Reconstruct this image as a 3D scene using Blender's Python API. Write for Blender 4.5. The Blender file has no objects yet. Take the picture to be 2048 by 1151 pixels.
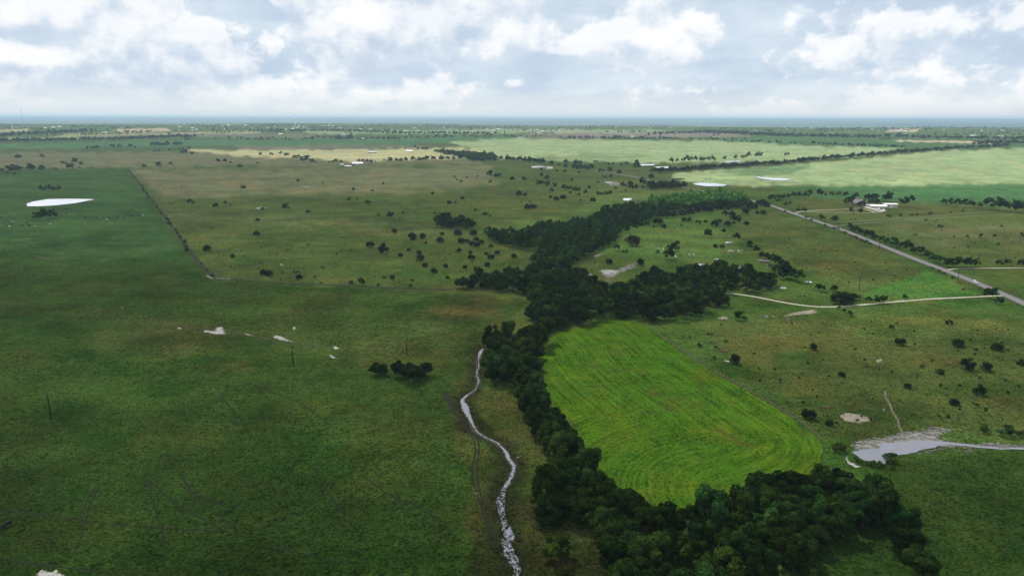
import bpy, math, random
import numpy as np
from mathutils import Vector, Matrix
from mathutils.geometry import delaunay_2d_cdt
random.seed(7); RNG = np.random.default_rng(11)
R = math.radians
S = bpy.context.scene
COL = S.collection

# ------------------------------------------------------------------ camera
CAM_H, PITCH, ROLL, FPX = 120.0, R(14.0), R(0.14), 1365.0
cam = bpy.data.cameras.new('camera'); cam_o = bpy.data.objects.new('camera', cam); COL.objects.link(cam_o)
cam.sensor_width = 36.0; cam.lens = 36.0 * FPX / 2048.0; cam.clip_start = 1.0; cam.clip_end = 200000.0
cam_o.matrix_world = Matrix.Translation((0, 0, CAM_H)) @ Matrix.Rotation(math.pi / 2 - PITCH, 4, 'X') @ Matrix.Rotation(ROLL, 4, 'Z')
S.camera = cam_o

# ------------------------------------------------------------------ sun, sky, exposure
SUN_EL, SUN_AZ = R(60), R(-38)            # azimuth measured from +Y (view direction) towards +X
SUN_DIR = np.array([math.sin(SUN_AZ) * math.cos(SUN_EL), math.cos(SUN_AZ) * math.cos(SUN_EL), math.sin(SUN_EL)])
sun = bpy.data.lights.new('sun', 'SUN'); sun.energy = 4.2; sun.angle = R(0.6); sun.color = (1.0, 0.955, 0.88)
sun_o = bpy.data.objects.new('sun', sun); COL.objects.link(sun_o)
sun_o.rotation_euler = Vector(SUN_DIR).to_track_quat('Z', 'Y').to_euler()
vs = S.view_settings
vs.view_transform = 'Standard'; vs.look = 'None'; vs.exposure = 0.0; vs.gamma = 1.0; vs.use_curve_mapping = False
S.cycles.max_bounces = 5; S.cycles.diffuse_bounces = 3; S.cycles.glossy_bounces = 2; S.cycles.transmission_bounces = 2
S.cycles.transparent_max_bounces = 6; S.cycles.volume_bounces = 0; S.cycles.use_denoising = True
S.cycles.caustics_reflective = False; S.cycles.caustics_refractive = False

class NT:
    """small helper to write node trees"""
    def __init__(s, tree): s.t = tree; s.n = tree.nodes; s.l = tree.links
    def node(s, typ, ins=None, **kw):
        n = s.n.new(typ)
        for k, v in kw.items(): setattr(n, k, v)
        for k, v in (ins or {}).items():
            if isinstance(v, bpy.types.NodeSocket): s.l.new(v, n.inputs[k])
            elif v is not None: n.inputs[k].default_value = v
        return n
    def math(s, op, a, b=0.0, c=0.0, clamp=False):
        n = s.node('ShaderNodeMath', {0: a, 1: b, 2: c}, operation=op); n.use_clamp = clamp; return n.outputs[0]
    def vmath(s, op, a, b=(0, 0, 0)):
        return s.node('ShaderNodeVectorMath', {0: a, 1: b}, operation=op).outputs[0]
    def mix(s, f, a, b, bt='MIX'):
        n = s.node('ShaderNodeMix', data_type='RGBA', blend_type=bt); n.clamp_factor = True
        for sock, v in ((n.inputs[0], f), (n.inputs[6], a), (n.inputs[7], b)):
            if isinstance(v, bpy.types.NodeSocket): s.l.new(v, sock)
            else: sock.default_value = v if not isinstance(v, tuple) or len(v) == 4 else (*v, 1)
        return n.outputs[2]
    def ramp(s, f, a, b):
        n = s.node('ShaderNodeMapRange', {0: f, 1: a, 2: b, 3: 0.0, 4: 1.0}, interpolation_type='SMOOTHSTEP'); return n.outputs[0]
    def noise(s, vec, scale, detail=4.0, rough=0.55, dist=0.0):
        return s.node('ShaderNodeTexNoise', {'Vector': vec, 'Scale': scale, 'Detail': detail, 'Roughness': rough, 'Distortion': dist}).outputs[0]

world = bpy.data.worlds.new('World'); S.world = world; world.use_nodes = True
def px_dir(u, v):
    xc = (u - 1024) / FPX; yc = -(v - 575.5) / FPX
    return Vector((xc, math.cos(PITCH) + yc * math.sin(PITCH), -math.sin(PITCH) + yc * math.cos(PITCH))).normalized()
HEADS = [(700, 62, .05, .030, .10), (860, 60, .04, .026, .08), (1005, 70, .035, .026, .10), (1300, 85, .09, .035, .08), (1660, 100, .05, .03, .06), (200, 90, .16, .05, .07), (1880, 40, .08, .03, .06),
         (560, 100, .07, .04, -.10), (1170, 20, .06, .025, -.12), (1000, 140, .14, .018, -.09), (1400, 150, .18, .016, -.06), (420, 18, .05, .012, -.09), (60, 72, .06, .010, -.10)]
def build_world():
    world.node_tree.nodes.clear(); g = NT(world.node_tree)
    sky = g.node('ShaderNodeTexSky', sky_type='NISHITA', sun_disc=False)
    sky.sun_elevation = SUN_EL; sky.sun_rotation = SUN_AZ; sky.dust_density = 2.0; sky.altitude = 200
    d = g.node('ShaderNodeTexCoord').outputs['Generated']
    def layer(dv):
        """density of the broken cumulus masses in direction dv (rows crowd together towards the horizon)"""
        sep = g.node('ShaderNodeSeparateXYZ', {0: dv})
        rad = g.math('SQRT', g.math('ADD', g.math('MULTIPLY', sep.outputs[0], sep.outputs[0]), g.math('MULTIPLY', sep.outputs[1], sep.outputs[1])))
        lv = g.math('LOGARITHM', g.math('ADD', g.math('MAXIMUM', sep.outputs[2], 0.0), 0.055), math.e)
        q = g.node('ShaderNodeCombineXYZ', {0: g.math('DIVIDE', sep.outputs[0], rad), 1: g.math('DIVIDE', sep.outputs[1], rad), 2: g.math('MULTIPLY', lv, 0.25)}).outputs[0]
        big = g.noise(q, 3.6, 3.0, 0.5, 0.2); mid = g.noise(g.vmath('ADD', q, (3.1, 7.7, 1.3)), 9.5, 6.0, 0.55, 0.25)
        puff = g.noise(g.vmath('MULTIPLY', dv, (1.0, 1.0, 1.15)), 22.0, 7.0, 0.58, 0.15)
        den = g.math('ADD', g.math('ADD', g.math('MULTIPLY', big, 0.42), g.math('MULTIPLY', mid, 0.27)), g.math('MULTIPLY', puff, 0.31))
        for (px, py, sx, sy, k) in HEADS:                            # the larger cloud heads and grey masses of this sky
            c = px_dir(px, py); e = g.vmath('MULTIPLY', g.vmath('SUBTRACT', dv, c), (1 / sx, 1 / sx, 1 / sy)); r2 = g.node('ShaderNodeVectorMath', {0: e, 1: e}, operation='DOT_PRODUCT').outputs['Value']
            den = g.math('ADD', den, g.math('MULTIPLY', g.math('EXPONENT', g.math('MULTIPLY', r2, -1.0)), k))
        return den, big, q
    a, big, q = layer(d); b, _, _ = layer(g.vmath('ADD', d, (-0.008, 0.0, 0.022)))
    z = g.node('ShaderNodeSeparateXYZ', {0: d}).outputs[2]
    lit = g.ramp(g.math('SUBTRACT', a, b), -0.09, 0.07)           # sunlit tops against grey bases
    wisp = g.noise(g.vmath('MULTIPLY', q, (1.0, 1.0, 1.6)), 6.0, 6.0, 0.55, 0.3)
    cov = g.ramp(g.math('ADD', a, g.math('MULTIPLY', g.math('SUBTRACT', wisp, 0.5), 0.08)), 0.465, 0.52)
    gap = g.mix(0.2, (6.6, 8.1, 9.6, 1), sky.outputs[0])
    base = g.mix(g.ramp(wisp, 0.35, 0.7), (5.7, 6.8, 8.2, 1), (7.7, 8.5, 9.3, 1))
    crest = g.mix(g.ramp(wisp, 0.3, 0.75), (9.0, 9.4, 9.9, 1), (10.9, 10.8, 10.7, 1))
    cloud = g.mix(lit, base, crest)
    mass = g.mix(g.ramp(wisp, 0.36, 0.68), (5.4, 6.6, 8.1, 1), (7.5, 8.5, 9.3, 1))
    col = g.mix(cov, g.mix(g.ramp(a, 0.30, 0.43), gap, mass), cloud)
    band = g.mix(g.noise(g.vmath('MULTIPLY', d, (3.0, 3.0, 60.0)), 2.0, 4.0), (8.3, 8.7, 8.7, 1), (8.7, 8.85, 8.7, 1))
    hz = g.ramp(z, -0.005, 0.055)
    col = g.mix(g.math('MULTIPLY', g.math('SUBTRACT', 1.0, hz), 0.9), col, band)
    bg = g.node('ShaderNodeBackground', {0: col, 1: 0.10})
    out = g.node('ShaderNodeOutputWorld', {0: bg.outputs[0]})
build_world()

# ------------------------------------------------------------------ numpy noise and terrain
def _hash(ix, iy, seed):
    h = (ix.astype(np.int64) * 374761393 + iy.astype(np.int64) * 668265263 + seed * 1442695041) & 0xffffffff
    h = ((h ^ (h >> 13)) * 1274126177) & 0xffffffff
    h = ((h ^ (h >> 16)) * 2246822519) & 0xffffffff
    return ((h ^ (h >> 15)) & 0xffffff) / float(0xffffff)
def vnoise(x, y, seed=0):
    x = np.asarray(x, float); y = np.asarray(y, float)
    ix = np.floor(x); iy = np.floor(y); fx = x - ix; fy = y - iy
    fx = fx * fx * fx * (fx * (fx * 6 - 15) + 10); fy = fy * fy * fy * (fy * (fy * 6 - 15) + 10)
    a = _hash(ix, iy, seed); b = _hash(ix + 1, iy, seed); c = _hash(ix, iy + 1, seed); d = _hash(ix + 1, iy + 1, seed)
    return (a * (1 - fx) + b * fx) * (1 - fy) + (c * (1 - fx) + d * fx) * fy
def fbm(x, y, seed=0, octv=4, gain=0.5):
    s = 0; a = 1.0; t = 0
    for k in range(octv):
        s = s + a * vnoise(x * 2 ** k + 17.3 * k, y * 2 ** k - 9.1 * k, seed + 31 * k); t += a; a *= gain
    return s / t
def sstep(a, b, x):
    t = np.clip((x - a) / (b - a), 0, 1); return t * t * (3 - 2 * t)

CREEK_PX = [(966, 694, 5), (961, 702, 13), (957, 716, 4), (958, 728, 6), (953, 746, 5), (957, 758, 7), (951, 775, 4), (937, 785, 7), (925, 796, 10),
            (929, 808, 19), (935, 822, 18), (944, 842, 9), (954, 859, 7), (973, 872, 6), (995, 882, 7), (1010, 899, 10), (1019, 915, 12), (1028, 930, 12),
            (1022, 950, 12), (1011, 970, 13), (1003, 992, 20), (1001, 1014, 22), (1008, 1040, 18), (1017, 1066, 34), (1013, 1087, 24), (1026, 1114, 24), (1035, 1134, 22), (1030, 1152, 20),
            (1024, 1190, 24), (1030, 1260, 26)]
def base_h(x, y):
    r = np.hypot(x, y); az = np.degrees(np.arctan2(x, y))
    near = 1.0 - sstep(380, 650, r)
    z = (fbm(x / 46, y / 46, 3, 2) - 0.5) * 1.1 * near
    z = z + (fbm(x / 330, y / 330, 5, 2) - 0.5) * 3.2
    z = z + (fbm(x / 1400, y / 1400, 6, 2) - 0.5) * 26 * sstep(1500, 4000, r)
    left = 1.0 - sstep(-25, 10, az)
    z = z + sstep(2300, 6500, r) * (34 + 14 * left)
    z = z - sstep(7500, 14000, r) * 104                                   # a wide valley, then the long blue ridge behind it
    rid = 0.92 + 0.16 * fbm(az / 5 + 40, r / 12000, 9, 4) + 0.035 * sstep(-5, 30, az)
    z = z + np.clip((r - 16500) / 25000, 0, 1) ** 0.92 * 176 * rid
    return z
def px_ray(u, v):
    u = np.asarray(u, float); v = np.asarray(v, float)
    xc = (u - 1024) / FPX; yc = -(v - 575.5) / FPX
    c, s = math.cos(ROLL), math.sin(ROLL)
    xr = xc * c - yc * s; yr = xc * s + yc * c
    return np.stack([xr, math.cos(PITCH) + yr * math.sin(PITCH), -math.sin(PITCH) + yr * math.cos(PITCH)], -1)
def project(x, y, z):
    dy = y; dz = z - CAM_H
    f = dy * math.cos(PITCH) - dz * math.sin(PITCH); up = dy * math.sin(PITCH) + dz * math.cos(PITCH)
    f = np.where(f < 1e-3, 1e-3, f); xr = x / f; yr = up / f
    c, s = math.cos(ROLL), math.sin(ROLL)
    xc = xr * c + yr * s; yc = -xr * s + yr * c
    return 1024 + xc * FPX, 575.5 - yc * FPX
TS = np.concatenate([np.linspace(90, 1500, 360), np.geomspace(1505, 60000, 900)])
def ground_pts(us, vsx):
    """points of the terrain seen at photograph pixels"""
    d = px_ray(us, vsx); d = d.reshape(-1, 3)
    out = np.zeros((len(d), 2))
    for i, q in enumerate(d):
        x = q[0] * TS; y = q[1] * TS; z = CAM_H + q[2] * TS
        h = base_h(x, y); below = np.nonzero(z < h)[0]
        if len(below) == 0: k = len(TS) - 1; t = TS[k]
        else:
            k = max(1, below[0]); a = z[k - 1] - h[k - 1]; b = h[k] - z[k]
            t = TS[k - 1] + (TS[k] - TS[k - 1]) * a / max(a + b, 1e-9)
        out[i] = (q[0] * t, q[1] * t)
    return out
def G(u, v): return ground_pts([u], [v])[0]
def GP(pts): a = np.array([(p[0], p[1]) for p in pts], float); return ground_pts(a[:, 0], a[:, 1])
def scale_at(x, y): return FPX / math.sqrt(x * x + y * y + CAM_H ** 2)      # photograph pixels per metre

def catmull(P, step):
    P = np.asarray(P, float); Q = np.vstack([2 * P[0] - P[1], P, 2 * P[-1] - P[-2]]); out = []
    for i in range(1, len(Q) - 2):
        a, b, c, d = Q[i - 1:i + 3]; n = max(1, int(np.linalg.norm((c - b)[:2]) / step))
        for k in range(n):
            t = k / n
            out.append(0.5 * (2 * b + (c - a) * t + (2 * a - 5 * b + 4 * c - d) * t * t + (3 * b - a - 3 * c + d) * t ** 3))
    out.append(Q[-2]); return np.array(out)
_cw = GP(CREEK_PX)
CREEK = catmull(np.column_stack([_cw, [p[2] * (0.5 if p[1] < 780 else 0.62 if p[1] < 985 else 0.7) / scale_at(*w) for p, w in zip(CREEK_PX, _cw)]]), 1.2)
def creek_dist(x, y):
    x = np.asarray(x, float); d = np.full(x.shape, 1e9)
    m = (x > CREEK[:, 0].min() - 30) & (x < CREEK[:, 0].max() + 30) & (y > CREEK[:, 1].min() - 30) & (y < CREEK[:, 1].max() + 30)
    if m.any():
        xs = x[m]; ys = np.asarray(y)[m]; best = np.full(xs.shape, 1e9)
        for p in CREEK[::3]: best = np.minimum(best, (xs - p[0]) ** 2 + (ys - p[1]) ** 2)
        d[m] = np.sqrt(best)
    return d
def H(x, y):
    x = np.asarray(x, float); y = np.asarray(y, float)
    return base_h(x, y) - 1.0 * (1 - sstep(1.5, 8.0, creek_dist(x, y)))
def Hs(x, y): return float(H(np.array([x]), np.array([y]))[0])
def lift(x, y): return 0.05 + 0.00035 * np.hypot(x, y)

# ------------------------------------------------------------------ mesh helpers
def mesh_quads(name, verts, quads, mats, attrs=None, smooth=False, mat_idx=None):
    me = bpy.data.meshes.new(name); V = np.asarray(verts, np.float32); Q = np.asarray(quads, np.int32); n = Q.shape[1]
    me.vertices.add(len(V)); me.vertices.foreach_set('co', V.ravel())
    me.loops.add(Q.size); me.loops.foreach_set('vertex_index', Q.ravel())
    me.polygons.add(len(Q)); me.polygons.foreach_set('loop_start', np.arange(0, Q.size, n, dtype=np.int32))
    if mat_idx is not None: me.polygons.foreach_set('material_index', np.asarray(mat_idx, np.int32))
    me.update(calc_edges=True)
    for m in mats: me.materials.append(m)
    for k, v in (attrs or {}).items():
        v = np.asarray(v, np.float32)
        if v.ndim == 1: me.attributes.new(k, 'FLOAT', 'POINT').data.foreach_set('value', v)
        else: me.attributes.new(k, 'FLOAT_COLOR', 'POINT').data.foreach_set('color', np.column_stack([v, np.ones(len(v))]).astype(np.float32).ravel())
    me.polygons.foreach_set('use_smooth', np.full(len(Q), smooth))
    return me
def mesh_py(name, verts, faces, mats, mat_idx=None, smooth=False):
    me = bpy.data.meshes.new(name); me.from_pydata([tuple(map(float, v)) for v in verts], [], faces)
    for m in mats: me.materials.append(m)
    if mat_idx: me.polygons.foreach_set('material_index', mat_idx)
    if smooth: me.polygons.foreach_set('use_smooth', [True] * len(me.polygons))
    me.update(); return me
def link(name, me, parent=None, loc=None, rz=0.0, scale=None):
    o = bpy.data.objects.new(name, me); COL.objects.link(o)
    if parent is not None: o.parent = parent
    if loc is not None: o.location = loc
    if rz: o.rotation_euler = (0, 0, rz)
    if scale is not None: o.scale = scale
    return o
def tag(o, label=None, cat=None, group=None, kind=None):
    if label: o['label'] = label
    if cat: o['category'] = cat
    if group: o['group'] = group
    if kind: o['kind'] = kind
    return o
def copy_tree(o, parent=None):
    c = o.copy(); COL.objects.link(c)
    if parent is not None: c.parent = parent
    for ch in list(o.children): copy_tree(ch, c)
    return c
class MB:
    """collects boxes, prisms and tubes into one mesh"""
    def __init__(s): s.v = []; s.f = []; s.m = []
    def add(s, vs, fs, mi=0):
        b = len(s.v); s.v += [tuple(map(float, v)) for v in vs]; s.f += [tuple(b + i for i in f) for f in fs]; s.m += [mi] * len(fs); return s
    def box(s, c, d, mi=0, rz=0.0):
        x, y, z = d[0] / 2, d[1] / 2, d[2] / 2; cs, sn = math.cos(rz), math.sin(rz)
        vs = [(c[0] + a * cs - b * sn, c[1] + a * sn + b * cs, c[2] + e) for e in (-z, z) for a, b in ((-x, -y), (x, -y), (x, y), (-x, y))]
        return s.add(vs, [(3, 2, 1, 0), (4, 5, 6, 7), (0, 1, 5, 4), (1, 2, 6, 5), (2, 3, 7, 6), (3, 0, 4, 7)], mi)
    def tube(s, P, rad, n=6, mi=0, caps=True):
        P = [Vector(p) for p in P]; rad = rad if hasattr(rad, '__len__') else [rad] * len(P); rings = []
        for i, p in enumerate(P):
            d = (P[min(i + 1, len(P) - 1)] - P[max(i - 1, 0)]).normalized()
            a = d.cross(Vector((0, 0, 1)) if abs(d.z) < 0.95 else Vector((1, 0, 0))).normalized(); b = d.cross(a)
            rings.append([p + (a * math.cos(2 * math.pi * k / n) + b * math.sin(2 * math.pi * k / n)) * rad[i] for k in range(n)])
        vs = [v for r in rings for v in r]; fs = []
        for i in range(len(P) - 1):
            for k in range(n): fs.append((i * n + k, i * n + (k + 1) % n, (i + 1) * n + (k + 1) % n, (i + 1) * n + k))
        if caps: fs += [tuple(range(n - 1, -1, -1)), tuple((len(P) - 1) * n + k for k in range(n))]
        return s.add(vs, fs, mi)
    def prism(s, prof, y0, y1, mi=0, inset=None):
        """profile in x,z extruded along y"""
        n = len(prof); vs = [(p[0], y0, p[1]) for p in prof] + [(p[0], y1, p[1]) for p in prof]
        fs = [tuple(range(n)), tuple(range(2 * n - 1, n - 1, -1))] + [(k, k + n, (k + 1) % n + n, (k + 1) % n) for k in range(n)]
        return s.add(vs, fs, mi)
    def mesh(s, name, mats, smooth=False):
        return mesh_py(name, s.v, s.f, mats if isinstance(mats, (list, tuple)) else [mats], s.m, smooth)

# ------------------------------------------------------------------ materials
def mat(name):
    m = bpy.data.materials.new(name); m.use_nodes = True; m.node_tree.nodes.clear(); return m, NT(m.node_tree)
def finish(g, shader, disp=None):
    o = g.node('ShaderNodeOutputMaterial', {0: shader})
def simple(name, col, rough=0.7, var=0.15, nscale=1.5, metal=0.0, spec=0.3):
    m, g = mat(name); c = g.node('ShaderNodeTexCoord').outputs['Object']
    n = g.noise(c, nscale, 5.0, 0.6)
    k = g.mix(n, tuple(x * (1 - var * 1.6) for x in col), tuple(min(1, x * (1 + var * 1.6)) for x in col))
    p = g.node('ShaderNodeBsdfPrincipled', {'Base Color': k, 'Roughness': rough, 'Metallic': metal, 'Specular IOR Level': spec}); finish(g, p.outputs[0]); return m
def m_ground():
    m, g = mat('pasture grass'); c = g.node('ShaderNodeTexCoord').outputs['Object']
    base = g.node('ShaderNodeAttribute', attribute_name='tint').outputs['Color']
    fine = g.noise(c, 1.15, 3.0, 0.6); mid = g.noise(c, 0.16, 4.0, 0.6, 0.4); tuft = g.noise(c, 0.36, 4.0, 0.65, 0.2)
    v = g.math('ADD', g.math('MULTIPLY', g.math('SUBTRACT', fine, 0.5), 3.9), g.math('ADD', g.math('MULTIPLY', g.math('SUBTRACT', mid, 0.5), 0.9), g.math('MULTIPLY', g.math('SUBTRACT', tuft, 0.5), 1.7)))
    v = g.math('MAXIMUM', g.math('ADD', v, 1.0), 0.25)
    vc = g.node('ShaderNodeCombineXYZ', {0: v, 1: v, 2: v}).outputs[0]
    col = g.mix(1.0, base, vc, 'MULTIPLY')
    brown = g.math('MULTIPLY', g.ramp(g.noise(c, 0.07, 6.0, 0.7, 0.6), 0.50, 0.66), 0.6)
    col = g.mix(brown, col, g.mix(1.0, col, (1.32, 0.97, 0.95, 1), 'MULTIPLY'))
    flo = g.math('MULTIPLY', g.ramp(g.noise(c, 0.5, 5.0, 0.7, 0.5), 0.60, 0.70), 0.35)
    col = g.mix(flo, col, g.mix(1.0, col, (1.7, 1.5, 1.4, 1), 'MULTIPLY'))
    bump = g.node('ShaderNodeBump', {'Strength': 0.65, 'Distance': 0.35, 'Height': g.math('ADD', fine, g.math('MULTIPLY', tuft, 1.5))})
    p = g.node('ShaderNodeBsdfDiffuse', {'Color': col, 'Roughness': 0.9, 'Normal': bump.outputs[0]}); finish(g, p.outputs[0]); return m
def m_crop():
    m, g = mat('young crop'); c = g.node('ShaderNodeTexCoord').outputs['Object']
    row = g.node('ShaderNodeAttribute', attribute_name='row').outputs['Fac']; along = g.node('ShaderNodeAttribute', attribute_name='along').outputs['Fac']
    ph = g.math('ADD', row, g.math('MULTIPLY', g.noise(c, 0.22, 3.0), 1.4))
    rv = g.node('ShaderNodeCombineXYZ', {0: ph, 1: g.math('MULTIPLY', along, 0.045), 2: 0.0}).outputs[0]
    st = g.noise(rv, 0.75, 4.0, 0.62); st2 = g.noise(rv, 0.17, 3.0, 0.55)
    fine = g.noise(c, 0.95, 4.0, 0.65); lump = g.noise(c, 0.10, 5.0, 0.62, 0.5); big = g.noise(c, 0.022, 3.0, 0.5, 0.3)
    def sh(x, k): return g.math('MULTIPLY', g.math('SUBTRACT', x, 0.5), k)
    v = g.math('ADD', g.math('ADD', sh(st, 1.6), sh(st2, 0.6)), g.math('ADD', sh(fine, 2.2), sh(lump, 1.1)))
    t = g.ramp(v, -0.85, 0.95)
    col = g.mix(t, (0.0045, 0.022, 0.0015, 1), (0.062, 0.142, 0.009, 1))
    col = g.mix(g.math('MULTIPLY', g.ramp(big, 0.42, 0.62), 0.6), col, g.mix(1.0, col, (1.45, 1.12, 0.9, 1), 'MULTIPLY'))
    col = g.mix(g.math('MULTIPLY', g.ramp(g.noise(c, 0.045, 6.0, 0.72, 0.8), 0.545, 0.65), 0.7), col, (0.042, 0.040, 0.012, 1))
    col = g.mix(g.math('MULTIPLY', g.ramp(g.noise(c, 0.06, 5.0, 0.65, 0.6), 0.47, 0.62), 0.55), col, g.mix(1.0, col, (1.6, 1.02, 1.2, 1), 'MULTIPLY'))
    col = g.mix(g.math('MULTIPLY', g.ramp(st2, 0.54, 0.66), 0.45), col, g.mix(1.0, col, (0.55, 0.55, 0.8, 1), 'MULTIPLY'))
    bump = g.node('ShaderNodeBump', {'Strength': 0.7, 'Distance': 0.3, 'Height': v})
    p = g.node('ShaderNodeBsdfDiffuse', {'Color': col, 'Normal': bump.outputs[0]}); finish(g, p.outputs[0]); return m
def m_leaf(name, col, trans=0.14, var=0.42):
    m, g = mat(name); t = g.node('ShaderNodeAttribute', attribute_name='tint').outputs['Color']
    rnd = g.node('ShaderNodeObjectInfo').outputs['Random']
    k = g.math('ADD', g.math('MULTIPLY', rnd, var * 2), 1 - var)
    warm = g.mix(g.math('FRACT', g.math('MULTIPLY', rnd, 7.31)), (0.75, 0.98, 1.0, 1), (1.35, 1.06, 0.70, 1))
    c = g.mix(1.0, g.mix(1.0, (*col, 1), t, 'MULTIPLY'), warm, 'MULTIPLY')
    c = g.mix(1.0, c, g.node('ShaderNodeCombineXYZ', {0: k, 1: k, 2: k}).outputs[0], 'MULTIPLY')
    d = g.node('ShaderNodeBsdfDiffuse', {'Color': c}); tr = g.node('ShaderNodeBsdfTranslucent', {'Color': c})
    mx = g.node('ShaderNodeMixShader', {0: trans, 1: d.outputs[0], 2: tr.outputs[0]}); finish(g, mx.outputs[0]); return m
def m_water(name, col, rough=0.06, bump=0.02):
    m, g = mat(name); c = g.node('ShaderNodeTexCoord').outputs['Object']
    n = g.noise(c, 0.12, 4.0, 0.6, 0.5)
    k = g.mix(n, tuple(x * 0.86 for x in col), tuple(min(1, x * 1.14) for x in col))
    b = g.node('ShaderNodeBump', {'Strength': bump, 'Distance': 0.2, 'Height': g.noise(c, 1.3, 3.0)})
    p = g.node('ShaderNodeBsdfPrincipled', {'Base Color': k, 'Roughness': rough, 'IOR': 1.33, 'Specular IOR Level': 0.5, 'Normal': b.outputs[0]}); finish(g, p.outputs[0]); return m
def m_patchy(name, ca, cb, cg, scale, edge_attr=True, rough=0.9):
    """bare soil / limestone / gravel that breaks up into grass"""
    m, g = mat(name); c = g.node('ShaderNodeTexCoord').outputs['Object']
    n = g.noise(c, scale, 6.0, 0.65, 0.6); n2 = g.noise(c, scale * 5, 4.0, 0.6)
    col = g.mix(g.ramp(g.math('ADD', g.math('MULTIPLY', n, 0.6), g.math('MULTIPLY', n2, 0.4)), 0.36, 0.64), ca, cb)
    if cg:
        col = g.mix(g.ramp(g.noise(c, scale * 1.7, 6.0, 0.7, 0.9), 0.50, 0.62), col, cg)
    sh = g.node('ShaderNodeBsdfPrincipled', {'Base Color': col, 'Roughness': rough, 'Specular IOR Level': 0.15}).outputs[0]
    if edge_attr:
        e = g.node('ShaderNodeAttribute', attribute_name='edge').outputs['Fac']
        a = g.ramp(g.math('ADD', e, g.math('MULTIPLY', g.math('SUBTRACT', g.noise(c, scale * 2.2, 6.0, 0.7, 0.5), 0.5), 2.4)), 0.30, 0.62)
        tr = g.node('ShaderNodeBsdfTransparent'); sh = g.node('ShaderNodeMixShader', {0: a, 1: tr.outputs[0], 2: sh}).outputs[0]
    finish(g, sh); return m
M = {}
M['ground'] = m_ground(); M['crop'] = m_crop()
M['leaf'] = m_leaf('broad leaves', (0.0098, 0.0245, 0.005)); M['leaf_light'] = m_leaf('pale leaves', (0.0185, 0.040, 0.008))
M['juniper'] = m_leaf('juniper sprays', (0.011, 0.020, 0.008), 0.10, 0.2)
M['scrub'] = m_leaf('scrub leaves', (0.026, 0.050, 0.013))
M['bark'] = simple('bark', (0.075, 0.06, 0.045), 0.9, 0.25, 3.0)
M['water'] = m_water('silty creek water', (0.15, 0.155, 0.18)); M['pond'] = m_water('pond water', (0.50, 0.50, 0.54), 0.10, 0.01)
M['asphalt'] = simple('worn asphalt', (0.118, 0.110, 0.113), 0.85, 0.14, 0.35)
M['gravel'] = m_patchy('gravel lane', (0.27, 0.25, 0.19, 1), (0.42, 0.395, 0.31, 1), None, 0.7)
M['lane'] = m_patchy('two track lane', (0.13, 0.15, 0.075, 1), (0.22, 0.225, 0.13, 1), None, 0.5)
M['limestone_ground'] = m_patchy('bare limestone', (0.085, 0.08, 0.065, 1), (0.22, 0.21, 0.195, 1), (0.035, 0.04, 0.013, 1), 0.45)
M['bare'] = m_patchy('bare soil', (0.12, 0.10, 0.065, 1), (0.26, 0.23, 0.18, 1), (0.05, 0.055, 0.018, 1), 0.5)
M['mud'] = m_patchy('muddy verge', (0.026, 0.026, 0.012, 1), (0.050, 0.042, 0.020, 1), (0.022, 0.034, 0.009, 1), 0.4)
M['margin'] = m_patchy('trampled pond margin', (0.05, 0.045, 0.025, 1), (0.09, 0.075, 0.045, 1), (0.04, 0.06, 0.02, 1), 0.12)
M['chalk'] = m_patchy('chalky bare rock', (0.17, 0.165, 0.15, 1), (0.36, 0.35, 0.33, 1), (0.05, 0.055, 0.02, 1), 0.5)
M['track'] = m_patchy('faint dirt track', (0.055, 0.055, 0.026, 1), (0.14, 0.125, 0.085, 1), (0.05, 0.058, 0.02, 1), 0.5)
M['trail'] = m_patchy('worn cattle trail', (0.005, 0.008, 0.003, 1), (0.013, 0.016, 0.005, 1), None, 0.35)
M['verge'] = m_patchy('rank verge grass', (0.040, 0.038, 0.014, 1), (0.070, 0.055, 0.022, 1), (0.028, 0.046, 0.011, 1), 0.3)
M['rock'] = simple('limestone', (0.135, 0.127, 0.122), 0.9, 0.40, 0.8)
M['white_metal'] = simple('white sheet metal', (0.78, 0.79, 0.80), 0.45, 0.05, 0.5)
M['tan_wall'] = simple('tan siding', (0.42, 0.36, 0.29), 0.8, 0.08, 0.8); M['white_wall'] = simple('white siding', (0.62, 0.61, 0.58), 0.8, 0.08, 0.8)
M['gray_wall'] = simple('grey weathered boards', (0.20, 0.20, 0.20), 0.85, 0.2, 1.2); M['brick'] = simple('brown brick', (0.26, 0.17, 0.13), 0.85, 0.15, 2.0)
M['shingle'] = simple('grey brown shingles', (0.17, 0.15, 0.145), 0.9, 0.15, 1.5); M['brown_roof'] = simple('brown shingles', (0.13, 0.085, 0.07), 0.9, 0.15, 1.5)
M['gray_roof'] = simple('galvanised roof', (0.38, 0.39, 0.41), 0.5, 0.12, 0.6, 0.3)
M['glass'] = simple('dark window glass', (0.03, 0.035, 0.04), 0.12, 0.05, 1.0, 0.0, 0.5); M['door'] = simple('dark door', (0.10, 0.075, 0.06), 0.6)
M['pole'] = simple('creosoted wood', (0.018, 0.015, 0.013), 0.9, 0.2, 2.0); M['insulator'] = simple('brown porcelain', (0.10, 0.07, 0.06), 0.3)
M['steel'] = simple('grey steel pipe', (0.30, 0.30, 0.31), 0.5, 0.15, 2.0, 0.4); M['wire'] = simple('fence wire', (0.05, 0.05, 0.05), 0.6)
M['post'] = simple('cedar post', (0.045, 0.04, 0.03), 0.9, 0.25, 4.0); M['rust'] = simple('rusted iron', (0.16, 0.065, 0.035), 0.85, 0.3, 2.0)
M['orange'] = simple('orange paint', (0.42, 0.11, 0.03), 0.5, 0.2, 1.5); M['brown_wood'] = simple('dead brown wood', (0.10, 0.06, 0.045), 0.9, 0.3, 2.0)
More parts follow.
